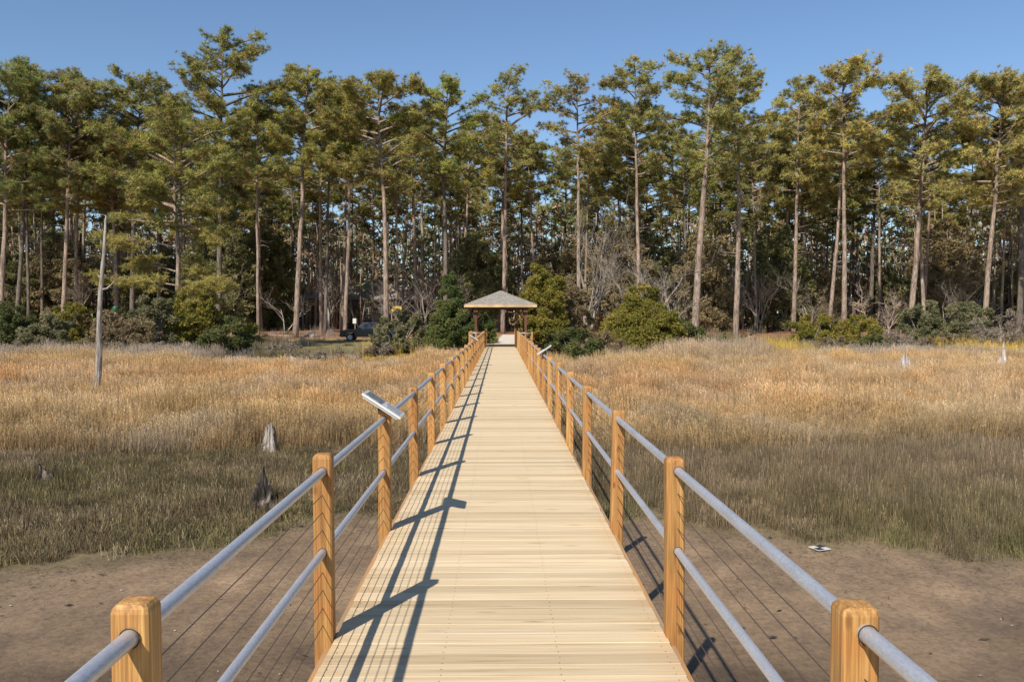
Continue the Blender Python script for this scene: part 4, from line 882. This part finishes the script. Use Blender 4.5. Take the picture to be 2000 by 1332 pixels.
for x0 in (-1.83, 1.78):
    for s in (-1, 1):
        w_ = MB(); w_.tube([(x0, s*.93, .38), (x0, s*.70, .38)], [.38, .38], 20); wh = w_.build('wheel', M_TYRE, t)
        w_ = MB(); w_.tube([(x0, s*.945, .38), (x0, s*.92, .38)], [.23, .25], 14); w_.build('rim', M_RIMM, wh)
for s in (-1, 1):
    mb = MB(); mb.box(-2.83, -2.7, s*.72-.17, s*.72+.17, .78, .97); mb.build('headlight', M_LAMP, t)
mb = MB(); mb.box(-2.9, -2.78, -.95, .95, .45, .65); mb.build('bumper', M_RIMM, t)
mb = MB(); mb.box(-1.0, -.82, -1.12, -.96, 1.2, 1.36); mb.build('wing_mirror', M_PAINT, t)
# notice, yellow panel, green dome, rock, distant car
r = empty('notice_sign', (PX(694, 95), 95, float(gz(PX(694, 95), 95))), 'small white notice board on a post behind the pickup', 'sign')
zc = PZ(627, 95)-r.location.z; mb = MB(); mb.box(-.24, .24, -.02, .02, zc-.28, zc+.28); mb.build('board', M_WHITE, r); mb = MB(); mb.box(-.04, .04, .022, .09, -.2, zc+.3); mb.build('post', M_UNDER, r)
r = empty('play_tower', (PX(776, 100), 100, float(gz(PX(776, 100), 100))), 'play tower with yellow canopy behind the grey green bush', 'play tower')
zc = PZ(604, 100)-r.location.z; M_YEL = simple('yellow plastic', (.42, .26, .04), .5, var=.06)
mb = MB(); mb.add([(-.65, -.6, zc-.3), (.65, -.6, zc-.3), (.65, .6, zc-.3), (-.65, .6, zc-.3), (-.5, 0, zc+.35), (.5, 0, zc+.35)], [(0, 1, 5, 4), (2, 3, 4, 5), (3, 2, 1, 0)], [(1, 2, 5), (3, 0, 4)]); mb.build('canopy', M_YEL, r)
for a in (-.58, .58):
    for b in (-.5, .5):
        mb = MB(); mb.box(a-.05, a+.05, b-.05, b+.05, -.1, zc-.3); mb.build('leg', M_UNDER, r)
mb = MB(); mb.box(-.6, .6, -.55, .55, .9, 1.0); mb.build('platform', M_UNDER, r)
r = empty('covered_grill', (PX(231, 80), 80, float(gz(PX(231, 80), 80))), 'round dark green covered barrel behind the brush right of the snag', 'barrel')
zc = PZ(603, 80)-r.location.z; mb = MB(); f = np.linspace(-1, 1, 9); mb.tube(np.stack([0*f, 0*f, zc+f*.27], 1), .27*np.sqrt(np.clip(1.02-f**4, .02, 1)), 14); mb.build('drum', simple('green enamel', (.015, .10, .05), .35), r, smooth=True)
mb = MB(); mb.box(-.06, .06, -.06, .06, -.1, zc-.3); mb.build('stand', M_UNDER, r)
r_ = MB(); rs = np.random.default_rng(3)
f = np.linspace(0, 1, 7); r_.tube(np.stack([0*f, 0*f, f*.55-.1], 1), [.42, .47, .45, .4, .33, .22, .06], 9, noise_amp=.14)
b = r_.build('boulder', simple('pale stone', (.5, .47, .43), .8)); b.location = (PX(608, 92), 92, float(gz(PX(608, 92), 92))); tag(b, 'pale rounded boulder on the pine straw left of the pickup', 'boulder')
c_ = empty('parked_car', (PX(1398, 150), 150, float(gz(PX(1398, 150), 150))), 'pale car glimpsed between the trunks right of the forked pine', 'car')
M_SIL = simple('silver paint', (.55, .56, .58), .3, .3)
mb = MB(); mb.prism([(-2.2, .35), (2.2, .35), (2.25, .8), (2.1, .95), (-2.0, .9), (-2.25, .7)], -.85, .85); mb.build('body', M_SIL, c_)
mb = MB(); mb.prism([(-1.3, .9), (1.6, .93), (1.0, 1.42), (-.6, 1.42)], -.72, .72); mb.build('cabin', M_GLS, c_)
for x0 in (-1.4, 1.4):
    for s in (-1, 1):
        w_ = MB(); w_.tube([(x0, s*.88, .32), (x0, s*.68, .32)], [.32, .32], 12); w_.build('wheel', M_TYRE, c_)
print('objects', len(bpy.data.objects), 'back pines', k)
